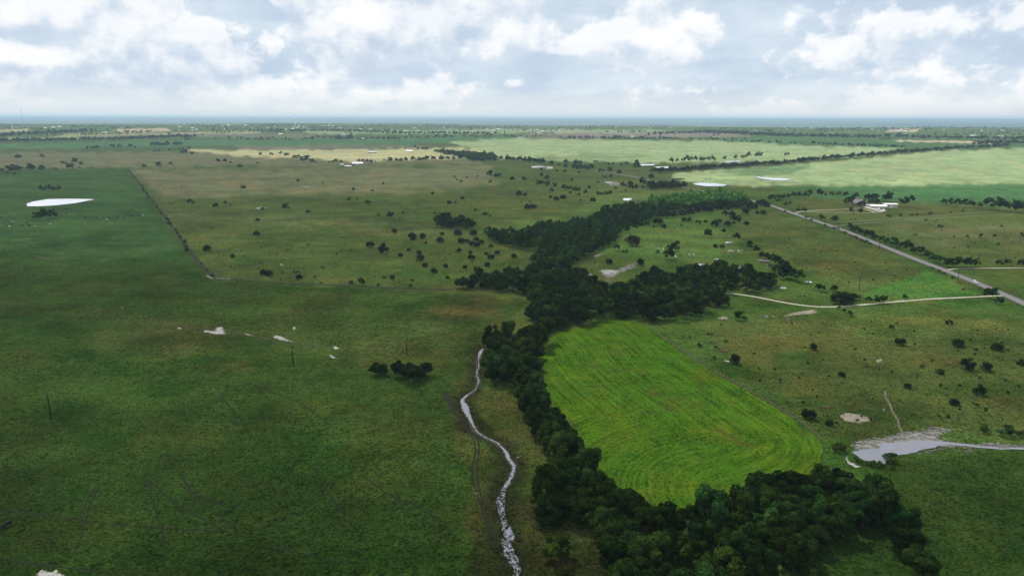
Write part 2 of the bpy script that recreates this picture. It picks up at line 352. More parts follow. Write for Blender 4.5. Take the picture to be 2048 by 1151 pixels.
M['car_white'] = simple('white car paint', (0.75, 0.76, 0.78), 0.25, 0.02, 0.5, 0.0, 0.5); M['car_dark'] = simple('dark car paint', (0.035, 0.037, 0.045), 0.25, 0.05, 0.5, 0.0, 0.5)
M['tyre'] = simple('tyre rubber', (0.02, 0.02, 0.02), 0.9); M['rim'] = simple('alloy rim', (0.45, 0.45, 0.46), 0.35, 0.05, 1.0, 0.6)
M['lamp_glass'] = simple('headlight glass', (0.7, 0.72, 0.75), 0.15, 0.02); M['tail'] = simple('red lamp plastic', (0.4, 0.02, 0.02), 0.3)
M['cow_black'] = simple('black hide', (0.006, 0.0055, 0.005), 0.9, 0.2); M['cow_white'] = simple('cream hide', (0.40, 0.36, 0.30), 0.8, 0.1)
M['yellow'] = simple('yellow sign paint', (0.75, 0.55, 0.06), 0.5, 0.05); M['blue'] = simple('faded blue tarp', (0.10, 0.20, 0.32), 0.7, 0.15)
M['paint'] = simple('worn yellow road paint', (0.42, 0.36, 0.16), 0.8, 0.2, 0.5)

# ------------------------------------------------------------------ ground sheet
def poly_sd(px, py, poly):
    """signed distance (positive inside) to a polygon"""
    P = np.asarray(poly, float); n = len(P); best = np.full(px.shape, 1e18); inside = np.zeros(px.shape, bool)
    for i in range(n):
        a = P[i]; b = P[(i + 1) % n]; e = b - a; wx = px - a[0]; wy = py - a[1]
        t = np.clip((wx * e[0] + wy * e[1]) / max(e @ e, 1e-12), 0, 1)
        best = np.minimum(best, (wx - e[0] * t) ** 2 + (wy - e[1] * t) ** 2)
        c = ((a[1] > py) != (b[1] > py))
        if a[1] != b[1]: inside ^= c & (px < (b[0] - a[0]) * (py - a[1]) / (b[1] - a[1]) + a[0])
    return np.where(inside, 1, -1) * np.sqrt(best)
GRASS = dict(dark=(0.013, 0.030, 0.005), green=(0.0265, 0.052, 0.0085), bright=(0.080, 0.135, 0.030), mid=(0.044, 0.080, 0.015), olive=(0.063, 0.085, 0.020), brown=(0.055, 0.050, 0.014),  # the dark entry is grass with shade painted in
             tan=(0.125, 0.130, 0.060), dry=(0.41, 0.41, 0.20), pale=(0.245, 0.33, 0.150), lush=(0.053, 0.140, 0.046), hay=(0.052, 0.128, 0.022),
             mauve=(0.20, 0.17, 0.13), wheat=(0.40, 0.35, 0.22), forest=(0.030, 0.05, 0.026))
# (pixels of the corners, colour, strength, softness in pixels, wobble in pixels)
ZONES = [
 ([(-900, 336), (255, 336), (300, 395), (385, 510), (432, 560), (905, 580), (1062, 600), (985, 690), (940, 790), (1000, 900), (1000, 1400), (-900, 1400)], 'green', 0.85, 8, 6),
 ([(-900, 345), (250, 342), (340, 455), (370, 520), (-900, 500)], 'lush', 0.28, 22, 8),
 ([(150, 640), (330, 620), (480, 640), (700, 680), (900, 640), (950, 690), (760, 720), (560, 700), (380, 690), (200, 720)], 'olive', 0.7, 30, 30),
 ([(240, 650), (330, 635), (420, 660), (480, 700), (330, 710)], 'brown', 0.4, 25, 25),
 ([(860, 620), (960, 590), (1040, 620), (960, 660), (880, 650)], 'brown', 0.75, 22, 25),
 ([(700, 650), (860, 660), (900, 700), (730, 720)], 'olive', 0.7, 25, 20),
 ([(260, 340), (980, 332), (1010, 370), (700, 392), (330, 400)], 'tan', 0.80, 8, 6),
 ([(300, 395), (700, 395), (1190, 372), (1190, 430), (960, 470), (1060, 520), (1060, 560), (905, 578), (440, 560), (385, 510)], 'olive', 0.75, 10, 10),
 ([(330, 425), (520, 430), (800, 440), (900, 470), (620, 450), (400, 440)], 'tan', 0.25, 12, 8),
 ([(480, 385), (760, 385), (900, 420), (880, 445), (700, 440), (520, 420)], 'mid', 0.55, 10, 10),
 ([(640, 500), (880, 540), (940, 575), (700, 572), (480, 520)], 'mid', 0.45, 14, 14),
 ([(1010, 340), (1200, 350), (1300, 380), (1200, 400), (1000, 440), (960, 400)], 'olive', 0.6, 8, 8),
 ([(1200, 382), (1300, 380), (1300, 395), (1190, 425), (1000, 470), (960, 460), (1150, 420)], 'bright', 0.75, 8, 6),
 ([(1250, 430), (1420, 440), (1500, 480), (1420, 520), (1260, 520), (1180, 500)], 'bright', 0.6, 12, 10),
 ([(1440, 430), (1530, 412), (1700, 480), (1850, 545), (1720, 590), (1560, 520), (1480, 470)], 'olive', 0.85, 10, 8),
 ([(1620, 480), (1720, 500), (1740, 540), (1640, 540), (1600, 510)], 'brown', 0.35, 18, 20),
 ([(1722, 588), (1760, 574), (1820, 554), (1852, 541), (1892, 557), (1938, 580), (1962, 590), (1900, 594), (1800, 600), (1745, 602)], 'hay', 0.95, 2, 2),
 ([(1560, 412), (1640, 404), (1830, 405), (1880, 420), (2300, 428), (2300, 545), (1950, 530), (1760, 470), (1660, 440)], 'olive', 0.9, 6, 5),
 ([(1760, 450), (2300, 450), (2300, 480), (1860, 490)], 'tan', 0.35, 14, 12),
 ([(1380, 640), (1700, 625), (2300, 640), (2300, 900), (1900, 860), (1660, 870), (1480, 740)], 'olive', 0.80, 16, 14),
 ([(1380, 650), (1600, 640), (1900, 690), (1700, 760), (1460, 720)], 'brown', 0.25, 30, 40),
 ([(1560, 870), (1690, 840), (1960, 800), (2300, 800), (2300, 860), (1760, 880)], 'olive', 0.5, 20, 20),
 ([(1760, 930), (1900, 900), (2300, 900), (2300, 1400), (1600, 1400), (1650, 1100), (1770, 1020)], 'green', 0.9, 12, 10),
 ([(1700, 1000), (1900, 930), (2300, 960), (2300, 1400), (1500, 1400), (1600, 1100)], 'dark', 0.85, 40, 20),  # low right corner: cloud shade and vignette painted into the grass
 ([(-900, 900), (300, 920), (700, 960), (900, 1000), (920, 1400), (-900, 1400)], 'dark', 0.7, 70, 40),  # near left edge darkened, shade painted into the grass colour
 ([(1560, 700), (1610, 698), (1612, 712), (1570, 716)], 'hay', 0.5, 6, 8),
 ([(1530, 722), (1570, 722), (1568, 734), (1536, 734)], 'green', 0.7, 5, 6),
 ([(950, 790), (1050, 780), (1090, 900), (1110, 1000), (1240, 1090), (1220, 1400), (1020, 1400), (1040, 980)], 'brown', 0.60, 18, 18),
 ([(905, 760), (940, 720), (960, 690), (985, 690), (950, 780), (925, 830), (960, 890), (1010, 960), (985, 1080), (1000, 1200), (930, 1200), (940, 950), (900, 830)], 'brown', 0.55, 14, 14),
 ([(1030, 960), (1080, 1000), (1150, 1080), (1240, 1100), (1220, 1400), (900, 1400), (950, 1050), (990, 980)], (0.018, 0.019, 0.006), 0.7, 30, 16),
 # farther fields, from the middle distance outwards
 ([(-900, 304), (700, 304), (960, 300), (960, 328), (480, 332), (-900, 346)], 'tan', 0.85, 3, 3),
 ([(380, 300), (560, 300), (720, 298), (1000, 296), (1010, 316), (880, 318), (700, 322), (580, 316), (470, 312)], 'dry', 0.85, 3, 3),
 ([(470, 290), (760, 288), (900, 294), (700, 299), (480, 299)], 'mauve', 0.45, 3, 2),
 ([(-900, 285), (100, 287), (380, 279), (620, 281), (620, 291), (300, 292), (150, 297), (-900, 306)], 'lush', 0.85, 2, 2),
 ([(600, 277), (800, 276), (1050, 274), (1050, 282), (800, 290), (600, 289)], 'lush', 0.75, 2, 2),
 ([(900, 285), (1030, 276), (1200, 279), (1480, 283), (1640, 292), (1810, 297), (1700, 313), (1530, 322), (1350, 326), (1180, 324), (1000, 316)], 'pale', 0.95, 3, 3),
 ([(1080, 312), (1200, 310), (1300, 312), (1200, 322), (1060, 320)], 'mid', 0.35, 4, 4),
 ([(1350, 346), (1540, 332), (1700, 318), (1900, 300), (2300, 290), (2300, 372), (1800, 374), (1640, 372), (1440, 372), (1340, 358)], 'pale', 0.95, 3, 3),
 ([(1420, 342), (1530, 333), (1620, 330), (1580, 350), (1480, 352)], 'lush', 0.6, 4, 4),
 ([(1540, 372), (1800, 371), (2300, 360), (2300, 430), (1880, 408), (1700, 398), (1600, 392)], 'lush', 0.9, 4, 3),
 ([(1450, 376), (1620, 370), (1700, 390), (1560, 398), (1480, 400)], 'mid', 0.6, 4, 4),
 ([(1440, 282), (1540, 272), (1800, 278), (2300, 286), (2300, 290), (1830, 297), (1620, 290)], 'lush', 0.55, 2, 2),
 ([(1070, 262), (1240, 264), (1460, 266), (1500, 273), (1350, 275), (1060, 268)], 'mauve', 0.9, 2, 2),
 ([(1040, 268), (1220, 270), (1220, 277), (1030, 276)], 'mauve', 0.4, 2, 2),
 ([(600, 262), (1050, 258), (1350, 260), (1330, 264), (900, 268), (620, 268)], 'pale', 0.7, 2, 2),
 ([(225, 258), (330, 256), (345, 262), (240, 265)], 'wheat', 0.95, 1, 1),
 ([(-300, 262), (55, 258), (60, 266), (-300, 268)], 'dry', 0.7, 1, 1),
 ([(60, 256), (220, 254), (225, 262), (120, 266), (60, 264)], 'lush', 0.7, 1, 1),
 ([(130, 268), (520, 262), (520, 268), (300, 270), (100, 275)], 'dry', 0.5, 1, 1),
 ([(330, 264), (640, 268), (620, 276), (400, 274)], 'mauve', 0.45, 1, 1),
 ([(-900, 274), (100, 275), (300, 272), (100, 280), (-900, 281)], 'pale', 0.6, 1, 1),
 ([(1800, 280), (2000, 283), (1980, 287), (1790, 283)], 'wheat', 0.9, 1, 1.5),
 ([(1780, 258), (1840, 258), (1830, 264), (1770, 264)], 'wheat', 0.9, 1, 1.5),
]
def ground_tint(x, y, z):
    """field and grass colours of the land, shade painted into the dark zones"""
    r = np.hypot(x, y); u, v = project(x, y, z); front = y > 20
    c = np.empty((len(x), 3))
    n1 = fbm(x / 60, y / 60, 21, 4); n2 = fbm(x / 17, y / 17, 22, 4); n3 = fbm(x / 260, y / 260, 23, 3)
    A = {k: np.array(q) for k, q in GRASS.items()}
    def lerp(a, b, t): return a + (b - a) * t[:, None]
    c[:] = A['mid']
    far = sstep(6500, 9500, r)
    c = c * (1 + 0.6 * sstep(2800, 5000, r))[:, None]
    c = lerp(c, A['olive'], sstep(0.4, 0.65, n3))
    for poly, col, st, soft, wob in ZONES:
        P = np.array(poly, float)
        m = front & (u > P[:, 0].min() - 60) & (u < P[:, 0].max() + 60) & (v > P[:, 1].min() - 60) & (v < P[:, 1].max() + 60)
        if not m.any(): continue
        w = (vnoise(u[m] / (wob * 3 + 4), v[m] / (wob * 1.3 + 2), len(poly) + int(P[0, 0])) - 0.5) * 2 * wob
        t = sstep(-soft, soft, poly_sd(u[m], v[m], poly) + w) * st
        k = np.array(col) if isinstance(col, tuple) else A[col]
        c[m] = c[m] + (k - c[m]) * t[:, None]
    # long soft streaks of different grass, patches of darker sward and dry seed heads
    st = fbm(x / 90 + fbm(x / 50, y / 50, 40, 2) * 1.5, y / 26, 41, 4)
    dist_k = 1 - 0.45 * sstep(600, 2500, r)
    c = c * (1 + (n1 - 0.5) * 0.60 * dist_k + (n2 - 0.5) * 0.66 * dist_k + (st - 0.5) * 0.50)[:, None]
    dk = sstep(0.56, 0.70, fbm(x / 38 + 9, y / 24, 44, 4)) * (1 - sstep(700, 1100, r)); c = lerp(c, c * np.array([0.70, 0.85, 0.72]), dk)
    wm = sstep(0.54, 0.70, fbm(x / 44 - 31, y / 30, 47, 4)) * 0.75; c = lerp(c, c * np.array([1.34, 1.04, 1.05]), wm)
    # far country: woods, hazy fields
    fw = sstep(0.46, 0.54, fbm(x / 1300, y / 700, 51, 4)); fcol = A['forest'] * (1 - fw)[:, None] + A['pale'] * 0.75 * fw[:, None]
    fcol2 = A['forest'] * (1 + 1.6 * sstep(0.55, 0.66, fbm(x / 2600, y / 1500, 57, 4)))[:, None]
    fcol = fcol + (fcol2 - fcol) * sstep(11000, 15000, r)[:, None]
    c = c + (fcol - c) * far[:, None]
    cd = creek_dist(x, y); k = (1 - sstep(1.0, 7.0, cd + (n2 - 0.5) * 8)) * 0.8
    c = c + (np.array([0.016, 0.016, 0.007]) - c) * k[:, None]
    return np.clip(c, 0.004, 0.6)
def build_ground():
    ang = np.radians(np.concatenate([np.arange(-180, -46, 3.0), np.arange(-46, 46.001, 0.13), np.arange(49, 180, 3.0)]))
    rr = [3.0, 30.0, 70.0, 105.0]; r = 120.0
    while r < 58000: rr.append(r); r += min(r * r * 3.0 / (CAM_H * FPX), 0.02 * r)
    rr = np.array(rr); na, nr = len(ang), len(rr)
    A, RR = np.meshgrid(ang, rr); x = (np.sin(A) * RR).ravel(); y = (np.cos(A) * RR).ravel(); z = H(x, y)
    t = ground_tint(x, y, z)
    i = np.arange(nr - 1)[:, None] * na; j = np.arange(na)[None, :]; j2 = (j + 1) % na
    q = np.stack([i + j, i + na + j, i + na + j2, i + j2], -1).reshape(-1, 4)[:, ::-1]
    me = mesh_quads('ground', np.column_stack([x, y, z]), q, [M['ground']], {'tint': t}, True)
    o = link('ground', me); tag(o, 'wide green and olive pasture land reaching to the horizon', kind='structure')
build_ground()

# ------------------------------------------------------------------ sheets and ribbons laid on the ground
def dense_poly(P, step, wob=0.0, seed=0):
    P = np.asarray(P, float); out = []
    for i in range(len(P)):
        a = P[i]; b = P[(i + 1) % len(P)]; n = max(1, int(np.linalg.norm(b - a) / step))
        out += [a + (b - a) * k / n for k in range(n)]
    out = np.array(out)
    if wob: out += np.column_stack([fbm(out[:, 0] / (step * 2.5), out[:, 1] / (step * 2.5), seed, 3) - 0.5, fbm(out[:, 0] / (step * 2.5) + 50, out[:, 1] / (step * 2.5), seed + 5, 3) - 0.5]) * 2 * wob
    return out
def sheet(name, P, m, spacing, off=0.0, flat=None, wob=0.0, edge=False, extra=None, soft=2.0, zmul=1.0):
    B = dense_poly(P, spacing, wob, len(name)); lo = B.min(0); hi = B.max(0)
    gx, gy = np.meshgrid(np.arange(lo[0], hi[0], spacing), np.arange(lo[1], hi[1], spacing)); gx = gx.ravel() + RNG.uniform(-.2, .2, gx.size) * spacing; gy = gy.ravel() + RNG.uniform(-.2, .2, gy.size) * spacing
    keep = poly_sd(gx, gy, B) > spacing * 0.45
    pts = np.vstack([B, np.column_stack([gx[keep], gy[keep]])])
    r = delaunay_2d_cdt([Vector(p) for p in pts], [], [list(range(len(B)))], 1, 1e-5)
    v = np.array([(p.x, p.y) for p in r[0]]); f = [tuple(q) for q in r[2]]
    z = (np.full(len(v), flat) if flat is not None else H(v[:, 0], v[:, 1])) + lift(v[:, 0], v[:, 1]) * zmul + off
    me = mesh_quads(name, np.column_stack([v, z]), np.array(f), [m], None, True)
    if edge:
        d = poly_sd(v[:, 0], v[:, 1], B); me.attributes.new('edge', 'FLOAT', 'POINT').data.foreach_set('value', np.clip(d / soft, 0, 1).astype(np.float32))
    if extra:
        for nm, val in zip(extra[0], extra[1](v[:, 0], v[:, 1])): me.attributes.new(nm, 'FLOAT', 'POINT').data.foreach_set('value', val.astype(np.float32))
    o = link(name, me); return tag(o, kind='structure')
def ribbon(name, P, widths, m, step=3.0, off=0.0, ncross=4, rough_w=0.0, seed=1, edge=True, z=None):
    """strip following the ground along world polyline P"""
    P = np.asarray(P, float); W = np.full(len(P), widths) if np.isscalar(widths) else np.asarray(widths, float)
    C = catmull(np.column_stack([P, W]), step); n = len(C)
    d = np.gradient(C[:, :2], axis=0); d /= np.maximum(np.linalg.norm(d, axis=1), 1e-9)[:, None]; nn = np.column_stack([d[:, 1], -d[:, 0]])
    s = np.arange(n) * step; hw = C[:, 2] / 2
    l = hw * (1 + rough_w * (fbm(s / 3.0, s * 0 + 1, seed, 4) - 0.5) * 2); rt = hw * (1 + rough_w * (fbm(s / 3.0, s * 0 + 9, seed + 3, 4) - 0.5) * 2)
    t = np.linspace(-1, 1, ncross + 1); w = np.where(t[None] < 0, l[:, None], rt[:, None]) * t[None]
    xy = C[:, None, :2] + nn[:, None] * w[..., None]; xy = xy.reshape(-1, 2)
    zz = H(xy[:, 0], xy[:, 1]) if z is None else np.repeat(z(C[:, 0], C[:, 1]), ncross + 1)
    zz = zz + lift(xy[:, 0], xy[:, 1]) + off
    i = np.arange(n - 1)[:, None] * (ncross + 1); j = np.arange(ncross)[None]
    q = np.stack([i + j, i + j + 1, i + ncross + 2 + j, i + ncross + 1 + j], -1).reshape(-1, 4)
    at = {'edge': np.tile(1 - np.abs(t), n)} if edge else None
    me = mesh_quads(name, np.column_stack([xy, zz]), q, [m], at, True)
    return tag(link(name, me), kind='structure')

CROP_PX = [(1070, 712), (1082, 690), (1110, 668), (1170, 651), (1250, 637), (1292, 651), (1335, 682), (1380, 716), (1440, 752), (1500, 786), (1560, 822), (1605, 852), (1634, 876), (1646, 902), (1640, 926), (1615, 950), (1570, 972),
           (1500, 990), (1400, 1008), (1320, 1026), (1270, 1030), (1220, 985), (1175, 925), (1140, 872), (1112, 815), (1085, 765)]
CROP = GP(CROP_PX)
ROWEDGE = catmull(CROP[5:18], 6.0)
def row_field(x, y):
    best = np.full(x.shape, 1e18); al = np.zeros(x.shape); s0 = 0.0
    for i in range(len(ROWEDGE) - 1):
        a, b = ROWEDGE[i], ROWEDGE[i + 1]; e = b - a; L = math.sqrt(e @ e); t = np.clip(((x - a[0]) * e[0] + (y - a[1]) * e[1]) / (e @ e), 0, 1)
        d = (x - a[0] - e[0] * t) ** 2 + (y - a[1] - e[1] * t) ** 2; m = d < best; best = np.where(m, d, best); al = np.where(m, s0 + t * L, al); s0 += L
    return np.sqrt(best), al
o = sheet('crop_field', CROP, M['crop'], 2.0, 0.06, wob=1.7, extra=(('row', 'along'), row_field)); o['label'] = 'bright green crop field with curved drill rows'
ribbon('field_verge', GP([(1300, 655), (1338, 682), (1384, 714), (1446, 751), (1506, 785), (1566, 820), (1612, 850), (1644, 878)]), 2.2, M['verge'], 3.0, -0.01, 4, 0.3)

POOL_PX = [(1703, 905), (1725, 899), (1757, 897), (1763, 887), (1792, 885), (1825, 882), (1848, 880), (1892, 884), (1932, 888), (1965, 892.5), (1998, 895), (2060, 896.5), (2120, 897), (2120, 900), (2060, 900), (1998, 898.5), (1950, 895), (1905, 890), (1880, 891.5), (1868, 894), (1845, 899), (1812, 909), (1795, 912), (1778, 909), (1768, 927), (1748, 924), (1728, 920), (1713, 911)]
P = GP(POOL_PX); zp = float(np.median(H(P[:, 0], P[:, 1])))
SHELF_PX = [(1694, 890), (1702, 880), (1745, 872), (1785, 866), (1792, 860), (1838, 858), (1872, 852), (1900, 853), (1915, 864), (1890, 876), (1930, 883), (1975, 884), (2060, 889), (2120, 890), (2120, 902), (2040, 902), (1980, 901), (1930, 899), (1880, 897), (1830, 907), (1790, 915), (1752, 927), (1712, 914)]
o = sheet('limestone_shelf', GP(SHELF_PX), M['limestone_ground'], 1.6, 0.0, wob=0.8, edge=True, soft=5.0); o['label'] = 'bare pale limestone shelf around the pool'
pool = sheet('pool', P, M['water'], 1.2, 0.07, wob=0.7); pool['label'] = 'silvery shallow pool below the limestone shelf'
C2 = CREEK
ribbon('creek_mud', C2[::4, :2], np.maximum(C2[::4, 2] * 2.2, 5.0), M['mud'], 1.2, -0.02, 6, 0.4, 5)
def creek_level(x, y): return base_h(x, y) - 0.80
o = ribbon('creek', C2[::2, :2], C2[::2, 2], M['water'], 0.9, 0.0, 4, 0.55, 2, False, creek_level); o['label'] = 'narrow silver creek winding between muddy banks'
PONDS = [
 ('pale stock pond in the left pasture', [(54, 409), (65, 404), (95, 399), (137, 398), (191, 399), (175, 402), (150, 407), (112, 411), (75, 413), (55, 413)]),
 ('bright pond between the wood and the pale fields', [(1385, 368), (1400, 366), (1430, 367), (1455, 370), (1448, 372.5), (1414, 373), (1392, 370.5)]),
 ('long bright pond on the pale right field', [(1508, 354), (1536, 356), (1566, 357), (1588, 359), (1562, 362), (1536, 360.5), (1518, 357.5)]),
 ('bright pond at the end of the dark tree belt', [(1309, 334), (1338, 333.5), (1338, 337), (1318, 337.5)]),
 ('thin bright pond behind the lone round tree', [(1276, 329), (1308, 328.5), (1309, 331), (1277, 332)]),
 ('thin pond under the row of airy trees', [(1448, 323), (1483, 322), (1483, 324), (1450, 325)]),
 ('small pond beside the distant white house', [(1062, 333), (1085, 332), (1092, 335), (1065, 336)]),
 ('small bright pond behind the main wood', [(1246, 397), (1263, 397), (1264, 402), (1247, 401)]),
]
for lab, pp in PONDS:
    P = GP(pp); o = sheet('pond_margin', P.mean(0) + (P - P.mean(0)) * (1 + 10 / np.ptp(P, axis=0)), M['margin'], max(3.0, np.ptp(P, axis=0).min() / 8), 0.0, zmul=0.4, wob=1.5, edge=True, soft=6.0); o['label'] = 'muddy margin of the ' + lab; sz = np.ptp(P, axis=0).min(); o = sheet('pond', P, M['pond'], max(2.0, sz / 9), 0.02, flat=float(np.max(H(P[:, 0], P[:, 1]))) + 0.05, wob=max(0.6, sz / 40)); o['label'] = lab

# roads and lanes
ROAD_PX = [(1190, 341), (1240, 349), (1300, 361), (1390, 380), (1480, 397), (1534, 409), (1578, 424), (1625, 440), (1665, 453), (1698, 465), (1765, 492), (1832, 519), (1898, 544), (1965, 571), (2048, 607), (2180, 668), (2420, 790)]
ROAD = GP(ROAD_PX)
ribbon('road_verge', ROAD, 15.0, M['verge'], 6.0, -0.02, 6, 0.15, 8)
o = ribbon('road', ROAD, 7.4, M['asphalt'], 5.0, 0.04, 4, 0.0, 1, False); o['label'] = 'straight grey country road crossing the pastures'
def offset_line(P, d):
    P = np.asarray(P); t = np.gradient(P, axis=0); t /= np.linalg.norm(t, axis=1)[:, None]; return P + np.column_stack([t[:, 1], -t[:, 0]]) * d
ribbon('road_marking', ROAD[4:], 0.16, M['paint'], 5.0, 0.05, 1, 0, 1, False)
for pp, w, mm, nm, lab in [
  ([(1446, 586), (1470, 588), (1505, 593), (1552, 602), (1598, 610), (1642, 614), (1682, 613), (1732, 609), (1798, 603), (1865, 598), (1930, 595), (1992, 592), (2012, 592)], 4.2, 'gravel', 'driveway', 'pale gravel driveway curving to the farm in the trees'),
  ([(1890, 541), (1908, 538), (1948, 537), (2048, 536), (2300, 533)], 4.0, 'gravel', 'driveway', 'pale gravel driveway leaving the road at the hedge end'),
  ([(1590, 427), (1600, 424), (1636, 421), (1686, 419), (1718, 417), (1735, 420), (1750, 425)], 5.0, 'gravel', 'driveway', 'upper pale driveway to the brick house'),
  ([(1610, 424), (1661, 425), (1706, 426), (1736, 426), (1758, 425), (1772, 421)], 4.0, 'gravel', 'driveway', 'lower loop of the driveway to the brick house'),
  ([(1652, 448), (1668, 446), (1711, 443), (1761, 440), (1836, 435), (1911, 429), (1961, 425), (1998, 424), (2048, 426), (2200, 432)], 3.2, 'lane', 'farm_lane', 'upper grassy farm lane running right from the road'),
  ([(1660, 452), (1680, 451), (1740, 446), (1786, 443), (1861, 438), (1936, 432), (1998, 430), (2048, 431), (2200, 438)], 3.2, 'lane', 'farm_lane', 'lower grassy farm lane running right from the road'),
  ([(1770, 783), (1771, 795), (1780, 808), (1784, 822), (1796, 840), (1797, 852), (1808, 868)], 1.9, 'track', 'dirt_track', 'faint dirt track running down to the pool'),
  ([(30, 268), (45, 262), (57, 255.5)], 14.0, 'gravel', 'farm_lane', 'far pale lane beyond the left tree belt')]:
    o = ribbon(nm, GP(pp), w, M[mm], 5.0, 0.02, 4, 0.25, int(pp[0][0])); o['label'] = lab
o = sheet('yard', GP([(1722, 414), (1736, 413), (1748, 415), (1772, 417), (1773, 421), (1766, 424), (1752, 423), (1740, 419)]), M['gravel'], 3.0, 0.03, edge=True, soft=2); o['label'] = 'pale concrete yard between the house and the sheds'
# dirt track trodden to the pool, bare patches
for pp, mm, lab in [
  ([(400, 657), (407, 653), (412, 660), (428, 661), (437, 648), (447, 654), (455, 668), (430, 670), (406, 666)], 'chalk', 'small grey bare patch in the left pasture'),
  ([(540, 677), (556, 668), (564, 672), (580, 679), (596, 686), (574, 684), (556, 680)], 'chalk', 'largest pale bare patch in the left pasture'),
  ([(655, 711), (662, 707), (668, 712), (680, 718), (664, 717)], 'chalk', 'pale bare patch above the two dark trees'), ([(664, 694), (672, 692), (680, 697), (670, 700)], 'chalk', 'tiny pale bare patch above the two dark trees'),
  ([(584, 654), (591, 652), (592, 658), (587, 661)], 'chalk', 'tiny white bare spot in the left pasture'), ([(352, 656), (362, 654), (366, 658), (355, 659)], 'bare', 'leftmost tiny bare spot in the left pasture'), ([(478, 664), (500, 668), (520, 675), (498, 672)], 'bare', 'thin bare line between two grey patches'),
  ([(72, 1146), (88, 1134), (100, 1143), (116, 1136), (136, 1150), (128, 1180), (80, 1180)], 'chalk', 'pale stony patch at the bottom left'),
  ([(1674, 830), (1690, 824), (1716, 827), (1748, 836), (1746, 843), (1714, 849), (1686, 842)], 'bare', 'pale oval of bare soil beside the track'),
  ([(1690, 915), (1697, 908), (1700, 922), (1716, 930), (1730, 932), (1710, 936), (1694, 926)], 'chalk', 'white stony outflow below the pool'), ([(1684, 952), (1690, 942), (1694, 946), (1688, 958)], 'chalk', 'white stony spot above the dark lower wood'),
  ([(1195, 543), (1212, 536), (1232, 540), (1252, 530), (1268, 524), (1284, 522), (1266, 536), (1245, 545), (1232, 553), (1220, 562), (1205, 572), (1196, 575), (1215, 556), (1206, 549)], 'chalk', 'pale limestone shelf in the clearing of the wood'),
  ([(1156, 550), (1166, 544), (1184, 548), (1192, 551), (1176, 554), (1162, 553)], 'limestone_ground', 'small grey limestone patch beside the wood'), ([(1184, 514), (1196, 507), (1212, 507), (1200, 513), (1190, 516)], 'limestone_ground', 'thin pale limestone patch at the wood edge'),
  ([(1560, 632), (1590, 624), (1610, 620), (1630, 618), (1640, 626), (1600, 631), (1572, 634)], 'bare', 'churned bare soil below the curved driveway'), ([(1432, 636), (1448, 632), (1460, 637), (1445, 640)], 'bare', 'reddish bare spot below the farm trees'),
  ([(388, 540), (404, 548), (428, 552), (436, 560), (424, 560), (398, 551)], 'bare', 'trampled ground at the pasture gate'), ([(505, 418), (520, 413), (535, 415), (528, 420)], 'bare', 'pale bare spot in the middle pasture'),
  ([(598, 372), (612, 371.5), (628, 374), (612, 375)], 'bare', 'thin pale bare streak in the far pasture'), ([(1748, 722), (1762, 716), (1768, 722), (1756, 726)], 'bare', 'grey bare spot on the faint track'), ([(1330, 357), (1366, 356), (1374, 359), (1340, 361)], 'mud', 'dark earth bank beside the far pens')]:
    P = GP(pp); k = max(0.6, np.ptp(P, axis=0).min() / 10); o = sheet('bare_ground', P, M[mm], k, 0.0, wob=k * 0.8, edge=True, soft=k * 1.3); o['label'] = lab
# cattle trails and wheel ruts: thin strips worn into the sward
TR = [[(280, 950), (310, 970), (350, 1005), (400, 1035), (470, 1070)], [(355, 938), (390, 990), (440, 1030), (470, 1060)], [(290, 960), (305, 1000), (318, 1040), (330, 1085)],
      [(0, 1020), (100, 1030), (200, 1045), (330, 1056), (440, 1062)], [(500, 767), (545, 785), (600, 805), (640, 835), (660, 850)], [(620, 930), (645, 960), (660, 990), (683, 1020)],
      [(740, 960), (780, 990), (830, 1010), (880, 1040)], [(140, 490), (138, 505), (128, 512)], [(292, 490), (305, 510), (330, 530), (345, 540)], [(440, 790), (470, 830), (465, 850)], [(200, 970), (180, 1010), (160, 1080), (150, 1100)],
      [(883, 780), (900, 810), (930, 850), (950, 890), (945, 950), (965, 1020), (985, 1090)], [(892, 782), (912, 815), (940, 848), (958, 890), (953, 950), (972, 1020), (995, 1090)],
      [(980, 870), (1010, 890), (1030, 920), (1036, 945)], [(360, 970), (420, 1000), (500, 1015)], [(545, 1090), (600, 1105), (683, 1125)], [(0, 1115), (60, 1128), (140, 1135), (240, 1148)], [(60, 1000), (95, 985), (110, 965)]]
for i, pp in enumerate(TR):
    ribbon('cattle_trail', GP(pp), 0.8 if i not in (11, 12) else 1.0, M['trail'], 2.0, -0.02, 2, 0.5, 40 + i)
ribbon('gully', GP([(890, 785), (895, 795), (903, 815), (912, 828)]), [2.2, 3.2, 2.6, 1.2], M['trail'], 1.5, -0.01, 4, 0.5, 70)
ribbon('gully', GP([(62, 511), (80, 514), (96, 518), (125, 522)]), [1.5, 4, 5, 2], M['mud'], 3, -0.01, 4, 0.4, 71)
ribbon('gully', GP([(330, 652), (370, 655), (470, 664), (520, 674), (560, 684), (610, 690), (640, 694)]), 2.2, M['mud'], 2.5, -0.02, 4, 0.5, 72)
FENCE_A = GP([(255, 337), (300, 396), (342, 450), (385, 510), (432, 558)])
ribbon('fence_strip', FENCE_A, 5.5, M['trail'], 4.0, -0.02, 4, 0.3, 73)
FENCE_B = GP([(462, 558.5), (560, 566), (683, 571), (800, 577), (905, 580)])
ribbon('fence_strip', FENCE_B, 5.0, M['trail'], 4.0, -0.02, 4, 0.3, 74)

